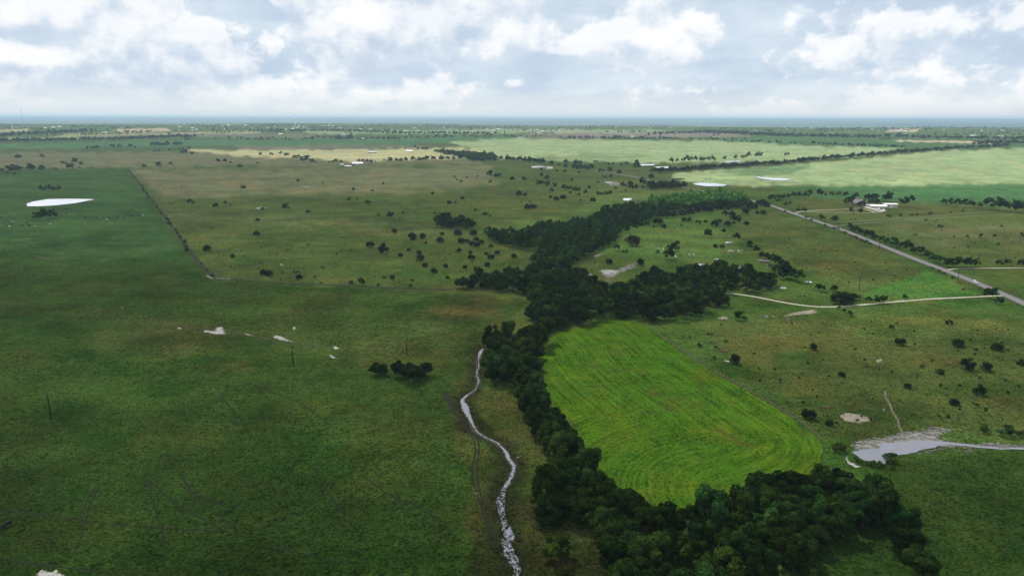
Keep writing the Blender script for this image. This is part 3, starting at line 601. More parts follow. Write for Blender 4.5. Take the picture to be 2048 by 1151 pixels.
# ------------------------------------------------------------------ trees
def leaf_cloud(n, centers, rads, size, seed, up=0.35):
    """n leaf sprays spread over the shells of the given clumps: returns verts, quads, tint"""
    g = np.random.default_rng(seed); k = len(centers)
    idx = g.choice(k, n, p=rads ** 2 / np.sum(rads ** 2))
    d = g.normal(size=(n, 3)); d[:, 2] = d[:, 2] * 0.9 + 0.15; d /= np.linalg.norm(d, axis=1)[:, None]
    p = centers[idx] + d * (rads[idx] * g.uniform(0.55, 1.08, n) ** 0.6)[:, None] * np.array([1, 1, 0.85])
    nrm = d * 0.85 + g.normal(size=(n, 3)) * 0.38; nrm[:, 2] += up; nrm /= np.linalg.norm(nrm, axis=1)[:, None]
    a = np.cross(nrm, g.normal(size=(n, 3))); a /= np.maximum(np.linalg.norm(a, axis=1), 1e-6)[:, None]; b = np.cross(nrm, a)
    s = size * g.uniform(0.6, 1.35, n)[:, None]; e = g.uniform(0.45, 0.8, n)[:, None]
    V = np.stack([p - a * s, p + b * s * e + nrm * s * 0.12, p + a * s, p - b * s * e + nrm * s * 0.12], 1).reshape(-1, 3)
    Q = np.arange(4 * n).reshape(-1, 4)
    ct = g.uniform(0.55, 1.6, k)[idx] * g.uniform(0.7, 1.3, n)
    wv = g.uniform(0.9, 1.15, k)[idx]
    T = np.column_stack([ct * wv, ct, ct * (2 - wv)]); return V, Q, np.repeat(T, 4, 0)
def crown_clumps(seed, wid, hei, base, n, jag=0.25, flat=1.0):
    g = np.random.default_rng(seed); C = []; Rr = []
    lob = g.normal(size=(5, 3))
    while len(C) < n:
        d = g.normal(size=3); d /= np.linalg.norm(d)
        if d[2] < -0.55: continue
        rad = g.uniform(0.35, 1.0) ** 0.5
        k = 1 + jag * np.max(lob @ d) * 0.35
        rr = g.uniform(0.13, 0.23) * wid
        p = d * np.array([wid / 2 - rr * 0.8, wid / 2 - rr * 0.8, (hei - base) / 2 - rr * 0.5]) * rad * k
        p[2] += base + (hei - base) / 2
        C.append(p); Rr.append(rr)
    return np.array(C), np.array(Rr)
def fit(C, Rr, w, h):
    """scale the clumps so that the crown has width w and top h"""
    ext = np.max(np.linalg.norm(C[:, :2], axis=1) + Rr); top = np.max(C[:, 2] + Rr * 0.85)
    return C * np.array([w / 2 / ext, w / 2 / ext, h / top]), Rr * w / 2 / ext
def trunk_mesh(name, seed, h, base, spread, rad):
    g = np.random.default_rng(seed); mb = MB(); lean = g.normal(size=2) * 0.25
    top = (lean[0], lean[1], base + (h - base) * 0.45)
    mb.tube([(0, 0, -0.4), (lean[0] * .3, lean[1] * .3, base * 0.7), (lean[0] * .7, lean[1] * .7, base * 1.2), top], [rad * 1.25, rad, rad * 0.8, rad * 0.4], 7)
    for k in range(6):
        a = 2 * math.pi * (k + g.uniform(-.3, .3)) / 6; z0 = base * g.uniform(0.7, 1.3); e = g.uniform(0.5, 0.8) * spread
        mb.tube([(lean[0] * .6, lean[1] * .6, z0), (math.cos(a) * e * .5, math.sin(a) * e * .5, z0 + (h - base) * .28), (math.cos(a) * e, math.sin(a) * e, z0 + (h - base) * g.uniform(.4, .6))], [rad * .5, rad * .32, rad * .1], 5)
    return mb.mesh(name, [M['bark']], True)
TREES = {}
def make_variants():
    def add(kind, seed, w, h, base, ncl, nl, size, matk, jag, tr=0.22):
        C, Rr = fit(*crown_clumps(seed, w, h, base, ncl, jag), w, h); V, Q, T = leaf_cloud(nl, C, Rr, size, seed + 1)
        V[:, 2] = np.maximum(V[:, 2], 0.02)
        cm = mesh_quads('crown', V, Q, [M[matk]], {'tint': T}); tm = trunk_mesh('trunk', seed + 2, h, base, w / 2, tr)
        TREES.setdefault(kind, []).append((cm, tm, w, h))
    for i in range(5): add('oak', 100 + i * 7, 10, (9.6, 9.0, 10.6, 8.6, 9.8)[i], 1.6, (26, 32, 24, 36, 28)[i], 4300, 0.38, 'leaf', 0.6, 0.26)
    for i in range(3): add('pale', 200 + i * 7, 10, (11.5, 10.5, 12.5)[i], 2.2, (20, 24, 18)[i], 3400, 0.35, 'leaf_light', 0.9, 0.22)
    for i in range(4): add('juniper', 300 + i * 7, 7, (5.2, 4.6, 5.8, 5.0)[i], 0.1, (22, 26, 18, 30)[i], 1500, 0.30, 'juniper', 0.5, 0.16)
    for i in range(3): add('scrub', 400 + i * 7, 5, (3.9, 4.4, 3.4)[i], 0.3, (12, 14, 10)[i], 700, 0.26, 'scrub', 1.0, 0.10)
make_variants()
LOWS = {}
def make_lows():
    for i in range(6):
        C, Rr = fit(*crown_clumps(500 + i * 5, 1, 1, 0.12, 13, 0.7), 1, 1); LOWS.setdefault('mid', []).append(leaf_cloud(380, C, Rr, 0.072, 510 + i))
        C, Rr = fit(*crown_clumps(600 + i * 5, 1, 1, 0.05, 7, 0.7), 1, 1); LOWS.setdefault('far', []).append(leaf_cloud(30, C, Rr, 0.22, 610 + i))
make_lows()

PLACED = []     # (kind, x, y, width, height factor, zone, px size)
def put(kind, x, y, w, hf, zone): PLACED.append((kind, x, y, w, hf, zone, w * scale_at(x, y)))
def put_px(kind, u, v, wpx, zone, hf=1.0):
    x, y = G(u, v + (0.05 if kind in ('oak', 'pale') else -0.08) * wpx); put(kind, x, y, wpx / scale_at(x, y), hf, zone)

ZN = {}         # zone -> (label pattern with one slot for the rank, category, group)
def zone(key, what, phrase, cat, group, items, kind, hf=1.0):
    ZN[key] = (what, phrase, cat, group)
    for it in items:
        k = it[3] if len(it) > 3 else kind; put_px(k, it[0], it[1], it[2] * (1.26 if k == 'juniper' else 1.12), key, hf)
zone('pondtrees', 'round dark tree', 'in the trio below the left pond', 'tree', 'trees below the left pond', [(74, 440, 14), (87, 441, 21), (106, 437, 16)], 'oak')
zone('saplings', 'thin sapling', 'in the short row above the left pond', 'sapling', 'saplings above the left pond', [(82, 382, 7), (88, 383, 7), (94, 382, 8), (101, 381, 8), (107, 382, 6), (113, 382, 7), (119, 381, 7)], 'scrub', 1.3)
zone('farleftoaks', 'dark field oak', 'along the far edge of the left pasture', 'tree', 'oaks on the far edge of the left pasture', [(4, 345, 9), (24, 347, 18), (36, 346, 16), (61, 344, 17), (84, 342, 12), (112, 340, 5), (141, 340, 15), (158, 338, 6), (289, 336, 9), (318, 335, 13), (16, 349, 6, 'scrub'), (28, 350, 6, 'scrub')], 'oak', 0.85)
zone('farleftoaks2', 'lone dark oak', 'on the tan land beyond the left pasture', 'tree', 'lone oaks on the tan land', [(37, 319, 11), (85, 317, 9), (126, 329, 8), (150, 327, 12), (162, 331, 8), (342, 330, 7), (369, 310, 13), (384, 310, 8), (318, 304, 6), (310, 304, 4), (340, 302, 5), (359, 301, 5), (366, 300, 5), (379, 299, 7), (437, 326, 10), (451, 326, 10), (462, 327, 5), (480, 338, 11), (516, 329, 6)], 'oak', 0.85)
zone('hedgeoaks', 'dark oak', 'in the broken row across the green left field', 'tree', 'oaks across the green left field', [(176, 299, 7), (187, 299, 8), (194, 299, 9), (226, 297, 9), (240, 296, 8), (261, 296, 9), (270, 296, 4), (306, 294, 11), (314, 294, 11), (322, 294, 10), (334, 294, 13), (352, 293, 11), (361, 293, 11), (371, 281, 6), (375, 281, 6), (458, 277, 7), (496, 282, 8)], 'oak', 0.85)
zone('barnrow', 'dark round oak', 'in the row behind the white barn', 'tree', 'oaks in the row behind the white barn', [(522, 312, 8), (543, 312, 8), (561, 309, 7), (571, 313, 8), (576, 313, 8), (589, 319, 10), (596, 319, 10), (606, 325, 13), (615, 324, 15), (625, 326, 10), (633, 326, 5), (658, 326, 5), (665, 326, 6), (672, 326, 9), (682, 326, 7), (718, 325, 8), (727, 326, 9), (735, 326, 9), (742, 326, 8), (751, 325, 4), (769, 324, 6), (780, 324, 11), (794, 324, 9), (802, 324, 9), (811, 324, 11), (826, 323, 12), (838, 323, 10), (845, 322, 9), (854, 322, 12), (867, 322, 12), (883, 322, 13), (896, 321, 10), (907, 321, 9), (922, 321, 13), (1003, 321, 11), (1016, 323, 15), (810, 300, 6), (830, 297, 8), (836, 300, 6), (846, 301, 8), (853, 301, 8)], 'oak', 0.92)
zone('midpasture', 'lone dark tree', 'in the open middle pasture', 'tree', 'lone trees in the middle pasture', [(382, 411, 13), (431, 417, 12), (451, 409, 8), (460, 412, 5), (596, 365, 7), (646, 367, 4), (708, 384, 10), (698, 403, 10), (715, 399, 4), (736, 411, 13), (745, 385, 7), (572, 420, 15), (525, 422, 9), (616, 428, 11), (781, 438, 17), (757, 433, 7), (806, 429, 7), (800, 440, 6), (870, 428, 6), (877, 429, 5), (970, 435, 14), (980, 434, 6), (979, 355, 16), (992, 356, 11), (999, 355, 10), (1022, 362, 9), (980, 367, 8), (955, 355, 5), (934, 356, 5), (914, 362, 6), (909, 355, 5), (769, 560, 10, 'scrub'), (785, 561, 14, 'scrub'), (851, 489, 8, 'scrub'), (818, 505, 11, 'scrub')], 'oak', 0.95)
zone('junipers', 'dark rounded juniper bush', 'in the open pasture left of the wood', 'bush', 'juniper bushes left of the wood', [(414, 503, 13), (466, 517, 9), (515, 443, 8), (513, 473, 11), (487, 379, 8), (528, 551, 14), (539, 554, 14), (599, 560, 12), (741, 497, 15), (767, 509, 20), (789, 468, 11), (801, 515, 10), (838, 511, 11), (841, 522, 14), (838, 517, 9), (850, 535, 12), (868, 547, 13), (891, 537, 9), (930, 539, 9), (825, 478, 16), (845, 480, 14), (826, 482, 10), (880, 487, 15), (884, 471, 8), (916, 473, 15), (947, 473, 14), (923, 488, 14), (934, 486, 10), (953, 485, 12), (963, 490, 10), (944, 494, 12), (955, 495, 12), (982, 497, 9), (918, 506, 10), (941, 509, 8), (943, 522, 14), (972, 511, 8), (994, 510, 10), (982, 521, 13), (975, 535, 12), (1028, 517, 11), (895, 558, 8), (1000, 557, 6), (865, 390, 6), (767, 370, 5), (925, 400, 8), (899, 410, 9), (911, 408, 5), (922, 365, 6), (951, 423, 6)], 'juniper')
zone('fencescrub', 'low leafy shrub', 'on the fence line towards the wood', 'shrub', 'shrubs on the fence line', [(702, 571, 11), (724, 572, 17), (825, 564, 8), (820, 576, 10), (642, 568, 6), (757, 573, 8)], 'scrub')
zone('twotrees', 'broad dark tree', 'in the lone clump beside the creek', 'tree', 'trees of the lone clump by the creek', [(757, 748, 37), (800, 752, 34), (826, 760, 46), (848, 752, 34)], 'oak', 0.82)
zone('farmfield', 'dark tree', 'in the scattered grove left of the grey roofed house', 'tree', 'scattered trees left of the grey roofed house', [(1103, 331, 10), (1118, 333, 7), (1131, 329, 11), (1131, 337, 10), (1152, 330, 11), (1160, 330, 10), (1150, 341, 14), (1160, 342, 15), (1171, 342, 12), (1181, 341, 14), (1187, 326, 6), (1193, 326, 6), (1217, 331, 7), (1226, 330, 6), (1241, 331, 5), (1253, 331, 8), (1273, 330, 11), (1273, 340, 17), (1219, 345, 12), (1199, 345, 9), (1206, 345, 7), (1238, 350, 11), (1302, 360, 13), (1303, 346, 10), (1318, 346, 9), (1325, 346, 10), (1048, 364, 12), (1026, 362, 10), (1077, 372, 12), (1085, 371, 11), (1095, 363, 14), (1096, 375, 14), (1110, 376, 12), (1127, 380, 13), (1134, 381, 10), (1142, 383, 11), (1150, 385, 13), (1157, 384, 10), (1178, 379, 9), (1171, 390, 11), (1196, 391, 9), (1203, 392, 9), (1211, 392, 10), (1219, 391, 11), (1246, 375, 12), (1260, 373, 13), (1262, 381, 14), (1271, 380, 12), (1286, 372, 18), (1285, 379, 9)], 'oak')
zone('farmbush', 'dark juniper bush', 'on the slope left of the main wood', 'bush', 'juniper bushes on the slope left of the wood', [(1083, 354, 8), (1143, 363, 6), (1103, 385, 8), (1038, 393, 12), (1050, 392, 8), (1101, 398, 7), (1112, 403, 11), (1126, 400, 12), (1186, 405, 11), (1055, 421, 12), (1065, 419, 11), (1072, 415, 5), (1161, 403, 5), (1140, 388, 6), (1158, 391, 5), (1211, 356, 5), (1222, 355, 6), (1196, 366, 5), (1231, 379, 6), (1252, 383, 4), (1083, 342, 6), (1114, 344, 5), (1130, 345, 6), (1158, 347, 5), (1206, 354, 4)], 'juniper')
zone('rightbush', 'dark juniper bush', 'in the pasture right of the main wood', 'bush', 'juniper bushes right of the main wood', [(1430, 418, 18), (1440, 417, 18), (1499, 420, 13), (1508, 420, 13), (1449, 432, 10), (1464, 434, 13), (1491, 429, 13), (1526, 431, 11), (1456, 421, 6), (1465, 441, 11), (1475, 445, 12), (1368, 444, 10), (1379, 444, 9), (1411, 446, 7), (1394, 446, 6), (1400, 446, 5), (1438, 447, 9), (1429, 455, 14), (1455, 454, 11), (1493, 451, 9), (1467, 449, 6), (1316, 452, 17), (1327, 457, 10), (1307, 456, 5), (1524, 413, 14), (1534, 415, 11), (1514, 430, 8), (1516, 411, 10), (1431, 496, 9), (1444, 497, 8), (1320, 437, 15), (1334, 438, 16), (1348, 436, 14), (1364, 434, 14), (1380, 432, 14), (1394, 427, 13), (1408, 426, 14), (1420, 425, 12), (1252, 507, 9, 'scrub'), (1246, 505, 5), (1281, 533, 16), (1218, 529, 13), (1191, 525, 4)], 'juniper')
zone('rightmid', 'leafy tree', 'in the pasture between the wood and the road', 'tree', 'trees between the wood and the road', [(1415, 474, 17), (1420, 468, 10), (1448, 468, 12), (1474, 482, 17), (1466, 474, 6), (1265, 494, 26, 'juniper'), (1234, 467, 20), (1255, 464, 13), (1281, 455, 14), (1271, 459, 11), (1295, 452, 11), (1234, 501, 15), (1355, 490, 11), (1349, 502, 18), (1338, 500, 12), (1315, 509, 9, 'pale'), (1338, 518, 24), (1498, 498, 17), (1512, 506, 14, 'pale'), (1524, 516, 15), (1533, 518, 14), (1545, 527, 20), (1555, 534, 22), (1553, 548, 20), (1567, 542, 22), (1573, 556, 26), (1587, 560, 24), (1598, 563, 24), (1562, 558, 20)], 'oak')
zone('drive', 'dark leafy tree', 'beside the curved gravel driveway', 'tree', 'trees beside the curved driveway', [(1634, 580, 14), (1643, 582, 16), (1667, 583, 15), (1676, 611, 26, 'juniper'), (1692, 610, 28, 'juniper'), (1706, 600, 16), (1715, 599, 12), (1737, 605, 14), (1753, 606, 16), (1766, 605, 17), (1810, 598, 11), (1976, 596, 20), (1988, 597, 22), (1998, 608, 14), (1698, 632, 13), (1688, 624, 9), (1677, 618, 8), (1478, 640, 22), (1490, 640, 10), (1436, 612, 26), (1450, 612, 24), (1508, 610, 3)], 'oak', 0.9)
zone('roadhedge', 'leafy hedge tree', 'along the right side of the road', 'tree', 'hedge trees along the road', [(1697, 459, 16), (1705, 462, 12), (1713, 464, 15), (1722, 467, 12), (1730, 470, 13), (1738, 475, 18), (1748, 479, 13), (1762, 483, 14), (1772, 487, 14), (1783, 491, 20), (1795, 495, 16), (1813, 500, 22), (1825, 505, 14), (1838, 509, 20), (1852, 515, 16), (1866, 522, 17), (1877, 526, 18), (1896, 533, 20), (1908, 534, 22), (1922, 533, 22), (1936, 534, 22), (1947, 533, 18), (1999, 531, 13), (2015, 530, 13), (2042, 533, 16), (1670, 446, 18), (1645, 441, 12), (1640, 436, 10), (1608, 425, 12), (1596, 422, 8)], 'oak', 0.82)
zone('roadleft', 'small scrub bush', 'on the left verge of the road', 'bush', 'scrub on the left road verge', [(1570, 425, 6), (1612, 437, 7), (1622, 442, 6), (1650, 452, 6), (1668, 459, 7), (1690, 469, 8), (1702, 474, 7), (1712, 479, 9), (1722, 483, 8), (1732, 487, 10), (1740, 490, 7), (1865, 538, 6), (1878, 545, 7), (1888, 549, 6), (1905, 558, 7)], 'scrub', 0.7)
zone('househedge', 'dark tree', 'in the row left of the brick house', 'tree', 'trees in the row left of the brick house', [(1538, 402, 12), (1546, 401, 12), (1557, 399, 11), (1565, 399, 11), (1575, 397, 10), (1586, 396, 12), (1597, 395, 11), (1608, 395, 10), (1616, 395, 15), (1640, 393, 15), (1650, 393, 7), (1663, 393, 9), (1677, 392, 9), (1690, 394, 11), (1556, 405, 8), (1571, 414, 9, 'pale'), (1580, 409, 6)], 'oak')
zone('housetrees', 'dark tree', 'around the brick house and its sheds', 'tree', 'trees around the brick house', [(1712, 396, 11), (1694, 409, 14), (1702, 404, 14), (1700, 410, 12), (1718, 413, 10), (1725, 412, 12), (1733, 401, 13), (1742, 403, 15), (1748, 399, 12), (1754, 398, 9), (1741, 411, 13), (1751, 410, 13), (1773, 404, 19), (1808, 412, 17), (1822, 405, 13), (1797, 402, 6), (1702, 424, 9), (1722, 428, 11), (1888, 410, 12), (1903, 412, 14), (1915, 413, 14), (1931, 414, 14), (1943, 415, 13), (1958, 416, 10), (1978, 419, 20), (1994, 420, 22), (2010, 422, 19), (2026, 424, 20), (2042, 425, 20), (2060, 426, 24)], 'oak')
zone('laneshrub', 'small shrub', 'along the farm lanes and the pasture right of the road', 'shrub', 'shrubs right of the road', [(1778, 437, 10), (1800, 434, 6), (1823, 433, 6), (1834, 432, 5), (1860, 431, 8), (1881, 458, 9), (1852, 443, 6), (1961, 476, 8), (1988, 475, 6), (2043, 475, 8), (1908, 475, 4), (1934, 475, 5), (2003, 455, 5), (1936, 496, 5), (1997, 490, 5), (1830, 472, 6), (1706, 430, 4), (1710, 440, 4), (1901, 426, 4), (1925, 424, 5)], 'scrub')
zone('lowerbush', 'dark spiky bush', 'in the pasture right of the crop field', 'bush', 'dark bushes right of the crop field', [(1800, 692, 17), (1916, 695, 18), (1993, 702, 18), (1627, 701, 14), (1898, 650, 11), (1783, 658, 8), (1683, 753, 12), (1934, 741, 22), (1973, 744, 19), (2043, 731, 14), (1879, 749, 13), (1815, 777, 12), (1470, 729, 22), (1428, 719, 9, 'scrub'), (1400, 696, 13, 'scrub'), (1379, 677, 8, 'scrub'), (1958, 792, 19), (1908, 811, 15), (1617, 840, 23), (1658, 851, 14), (1843, 736, 9, 'scrub'), (1496, 744, 8, 'scrub'), (1969, 868, 20, 'scrub'), (2012, 874, 26, 'scrub'), (2042, 876, 18, 'scrub'), (1432, 697, 9, 'scrub'), (1452, 686, 9, 'scrub'), (1440, 700, 5, 'scrub')], 'juniper', 0.9)
zone('poolbush', 'leafy green bush', 'beside the pool', 'bush', 'bushes beside the pool', [(1680, 905, 27), (1778, 927, 25), (1668, 896, 14), (1745, 935, 18), (1728, 930, 16), (1762, 936, 16), (1712, 924, 12), (1785, 940, 12)], 'scrub', 0.8)
zone('airyrow', 'airy tall tree', 'in the broken row above the dark tree belt', 'tree', 'airy trees above the dark belt', [(1342, 325, 9), (1347, 326, 6), (1354, 326, 8), (1367, 325, 9), (1374, 325, 12), (1381, 324, 9), (1391, 324, 10), (1402, 324, 9), (1407, 323, 8), (1411, 322, 6), (1418, 323, 8), (1424, 322, 9), (1428, 323, 7), (1449, 321, 8), (1470, 319, 8), (1484, 318, 6), (1490, 318, 7), (1497, 317, 11), (1513, 316, 9), (1520, 316, 10), (1570, 313, 6), (1576, 312, 6)], 'pale')

# shrubs strung along fence A
_fa = catmull(FENCE_A, 4.0)
ZN['fencerow'] = ('low shrub', 'on the fence line climbing towards the left pond', 'shrub', 'shrubs on the long left fence')
for k in range(64):
    t = (k + RNG.uniform(0.1, 0.9)) / 64; p = _fa[int(t * (len(_fa) - 1))] + RNG.normal(size=2) * 0.9
    put('scrub' if k % 3 else 'juniper', p[0], p[1], RNG.uniform(2.2, 5.4) * (1.0 if 0.3 < t < 0.9 else 0.7), 0.85, 'fencerow')

# woods: irregularly spaced trees filling their footprints
def wood(key, label, group, poly, spacing, wid, kinds, holes=(), keepout=None):
    ZN[key] = (label, None, 'tree', group); P = GP(poly); lo = P.min(0); hi = P.max(0); pts = np.zeros((0, 2)); n = int((hi - lo).prod() / spacing ** 2 * 9)
    cand = RNG.uniform(lo, hi, (n, 2)); cand = cand[poly_sd(cand[:, 0], cand[:, 1], P) > -0.5]
    u, v = project(cand[:, 0], cand[:, 1], base_h(cand[:, 0], cand[:, 1]))
    for h in holes: m = poly_sd(u, v, h) < 0; cand, u, v = cand[m], u[m], v[m]
    keep = []
    for c in cand:
        if all((c[0] - q[0]) ** 2 + (c[1] - q[1]) ** 2 > spacing ** 2 for q in keep): keep.append(c)
    for c in keep:
        w = RNG.uniform(*wid); kd = kinds[int(RNG.integers(len(kinds)))]
        put(kd, c[0], c[1], w * (0.85 if kd == 'juniper' else 1), RNG.uniform(0.8, 1.15), key)
OK3 = ['oak', 'oak', 'oak', 'pale', 'oak', 'oak', 'pale', 'juniper']
wood('mainwood', 'dense leafy tree in the long wood above the clearing', 'trees of the long wood', [(972, 474), (1040, 474), (1100, 458), (1188, 446), (1198, 430), (1240, 420), (1300, 420), (1400, 416), (1500, 412), (1480, 418), (1400, 421), (1312, 428), (1292, 447), (1236, 464), (1230, 484), (1196, 503), (1150, 527), (1130, 545), (1075, 552), (1068, 530), (1085, 508), (1000, 490)], 6.2, (8.5, 13), OK3)
wood('sunpaint_wood', 'tree painted as sunlit in the far end of the long wood', 'trees at the far end of the long wood', [(1290, 410), (1330, 404), (1390, 394), (1440, 392), (1496, 404), (1500, 411), (1400, 416), (1300, 418)], 7.5, (9, 13), ['pale', 'pale', 'oak', 'pale'])
wood('spurwood', 'dark tree in the small wood left of the long wood', 'trees of the small left wood', [(872, 446), (900, 441), (930, 449), (950, 456), (946, 461), (905, 460), (880, 457)], 7.0, (8, 12), ['oak'])
wood('housewood', 'dark tree in the copse beside the far road', 'trees of the copse beside the far road', [(1296, 374), (1330, 371), (1372, 372), (1372, 377), (1330, 381), (1300, 381)], 8.0, (9, 13), ['oak'])
wood('centrewood', 'dark leafy tree in the wood above the crop field', 'trees of the wood above the crop field', [(906, 578), (960, 580), (1040, 588), (1064, 606), (1062, 644), (1092, 662), (1160, 652), (1250, 636), (1310, 648), (1392, 636), (1420, 612), (1450, 596), (1470, 580), (1520, 588), (1545, 575), (1540, 566), (1505, 560), (1500, 552), (1440, 545), (1395, 545), (1350, 556), (1320, 562), (1290, 560), (1272, 575), (1225, 592), (1190, 578), (1150, 556), (1110, 540), (1062, 552), (960, 566)], 6.6, (8, 13), OK3,
     holes=[[(1478, 560), (1500, 560), (1502, 582), (1478, 582)], [(1470, 536), (1500, 533), (1505, 545), (1478, 552)], [(1395, 525), (1412, 523), (1416, 540), (1396, 542)], [(1190, 540), (1285, 518), (1262, 552), (1200, 580)]])
wood('creekwood', 'dark tree in the clump at the head of the creek', 'trees at the head of the creek', [(978, 702), (1010, 694), (1060, 676), (1092, 672), (1082, 705), (1066, 745), (1056, 775), (1010, 778), (972, 765), (974, 730)], 6.4, (9.5, 13), ['oak', 'oak', 'pale', 'oak'])
wood('strip', 'dark tree in the narrow strip between the creek and the crop', 'trees of the strip beside the crop', [(1036, 778), (1062, 775), (1090, 822), (1118, 868), (1140, 908), (1174, 955), (1214, 1002), (1180, 1010), (1130, 960), (1095, 910), (1070, 860), (1048, 815)], 4.4, (8.5, 11.5), ['oak', 'oak', 'oak', 'pale'])
wood('lowerwood', 'very dark tree in the wood below the crop field', 'trees of the wood below the crop field', [(1096, 1000), (1150, 985), (1205, 1008), (1250, 1046), (1330, 1052), (1420, 1040), (1480, 1022), (1560, 1012), (1618, 985), (1660, 978), (1720, 990), (1752, 1015), (1766, 1060), (1700, 1080), (1620, 1118), (1590, 1150), (1540, 1230), (1400, 1300), (1260, 1300), (1236, 1200), (1212, 1110), (1170, 1070), (1110, 1050)], 5.6, (9, 13), ['oak', 'oak', 'oak', 'pale', 'oak'])
zone('loweredge', 'very dark tree', 'standing apart at the edges of the lowest wood', 'tree', 'trees at the edges of the lowest wood', [(1100, 1045, 58), (1122, 1024, 52), (1118, 1120, 62, 'pale'), (1086, 1030, 46), (1795, 1060, 60), (1806, 1100, 62), (1838, 1150, 60), (1776, 1040, 50), (1640, 985, 48), (1600, 990, 46)], 'oak', 0.85)
wood('grove', 'airy pale tree in the distant grove beyond the white barn', 'trees of the distant grove', [(868, 305), (930, 308), (985, 312), (995, 323), (945, 325), (932, 318), (880, 308)], 11, (10, 15), ['pale', 'oak'])

BIG = 300
order = sorted([i for i, p in enumerate(PLACED) if ZN[p[5]][2] == 'tree'], key=lambda i: -PLACED[i][6])
TOP = set(order[:BIG]); REST = set(order[BIG:])
ORD = ['first', 'second', 'third', 'fourth', 'fifth', 'sixth', 'seventh', 'eighth', 'ninth', 'tenth', 'eleventh', 'twelfth', 'thirteenth', 'fourteenth', 'fifteenth', 'sixteenth', 'seventeenth', 'eighteenth', 'nineteenth', 'twentieth']
def ordinal(k):
    if k < 20: return ORD[k]
    t = ['twenty', 'thirty', 'forty', 'fifty', 'sixty', 'seventy', 'eighty', 'ninety'][(k + 1) // 10 - 2]
    return (t[:-1] + 'ieth') if (k + 1) % 10 == 0 else t + '-' + ORD[k % 10]
ranks = {}
for z in ZN:
    ids = [i for i, p in enumerate(PLACED) if p[5] == z and i not in REST]
    ids.sort(key=lambda i: project(PLACED[i][1], PLACED[i][2], 0.0)[0])
    for k, i in enumerate(ids): ranks[i] = k
NAMES = {'oak': 'leafy_tree', 'pale': 'airy_tree', 'juniper': 'juniper_bush', 'scrub': 'shrub'}
def wood_label(i):
    """where in its wood a tree stands, by things one can find"""
    kind, x, y, w, hf, z, px = PLACED[i]; u, v = project(x, y, 0.0); tone = {'oak': 'dark', 'pale': 'pale green', 'juniper': 'blackish juniper', 'scrub': 'low'}[kind]; size = 'broad' if w > 11.2 else 'narrow' if w < 9.3 else 'mid-sized'
    if z == 'centrewood':
        p = ('among the farm buildings' if u > 1400 else 'in the wood beside the driveway head' if u > 1300 and v > 600 else 'in the middle wood facing the crop field' if v > 622 else 'in the wood arm along the fence' if u < 1062 else 'in the wood beside the limestone ledge' if v < 582 and u > 1150 else 'in the neck below the long wood' if v < 582 else 'in the thick of the middle wood')
        return f'{size} {tone} tree {p}'
    if z == 'lowerwood':
        p = 'at the crop edge' if v < 1030 and u > 1230 else 'at the left end' if u < 1230 else 'at the pool end' if u > 1600 else 'at the near side' if v > 1120 else 'in the thick'
        return f'{size} {tone} tree {p} of the lowest wood'
    return f'{size} {tone} tree, {ordinal(ranks[i])} from left ' + {'strip': 'in the strip between creek and crop', 'creekwood': 'in the clump at the head of the creek', 'mainwood': 'in the long wood above the clearing'}.get(z, 'in ' + ZN[z][0].split(' in ')[-1])
def plant_individuals():
    for i, (kind, x, y, w, hf, z, px) in enumerate(PLACED):
        if i in REST: continue
        cm, tm, w0, h0 = TREES[kind][int(RNG.integers(len(TREES[kind])))]; what, phrase, cat, grp = ZN[z]
        lab = wood_label(i) if phrase is None else f'{what} {phrase}, {ordinal(ranks[i])} from left'
        s = w / w0; hm = max(s * hf * RNG.uniform(0.9, 1.1), 0.1); rz = RNG.uniform(0, 6.28); loc = (x, y, Hs(x, y))
        if cat == 'tree':
            nm = NAMES[kind] if kind in ('oak', 'pale') else ('juniper_tree' if kind == 'juniper' else 'small_tree')
            e = link(nm, None, None, loc, rz, (s, s, hm)); e.empty_display_size = 0.5
            link('trunk', tm, e); link('crown', cm, e); tag(e, lab, cat, grp)
        else:
            o = link(NAMES[kind] if cat != 'sapling' else 'sapling', cm, None, loc, rz, (s, s, hm)); tag(o, lab, cat, grp)
plant_individuals()
def number_shared(names):
    """things of one label are told apart by their order from the left"""
    by = {}
    for o in COL.objects:
        if o.parent is None and o.name.split('.')[0] in names and 'label' in o.keys(): by.setdefault(o['label'], []).append(o)
    for lab, L in by.items():
        if len(L) > 1:
            L.sort(key=lambda o: float(project(o.location.x, o.location.y, o.location.z)[0]))
            for k, o in enumerate(L): o['label'] = f'{lab}, {ordinal(k)} from left'
number_shared(('leafy_tree', 'airy_tree', 'juniper_tree', 'small_tree'))
def join_trees(name, items, lod, label):
    """items: x, y, width, height, tone"""
    Vs, Qs, Ts = [], [], []; nb = 0
    for (x, y, w, h, c) in items:
        V, Q, T = LOWS[lod][int(RNG.integers(6))]; a = RNG.uniform(0, 6.28); cs, sn = math.cos(a), math.sin(a)
        v = np.column_stack([(V[:, 0] * cs - V[:, 1] * sn) * w + x, (V[:, 0] * sn + V[:, 1] * cs) * w + y, V[:, 2] * h + Hs(x, y) - 0.2])
        Vs.append(v); Qs.append(Q + nb); nb += len(V); Ts.append(T * np.array(c))
    me = mesh_quads(name, np.vstack(Vs), np.vstack(Qs), [M['leaf']], {'tint': np.vstack(Ts)}); return tag(link(name, me), label, 'trees', None, 'stuff')
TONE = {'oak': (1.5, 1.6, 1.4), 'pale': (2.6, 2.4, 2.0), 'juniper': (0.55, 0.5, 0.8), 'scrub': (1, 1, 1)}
mid_items, far_items = [], []
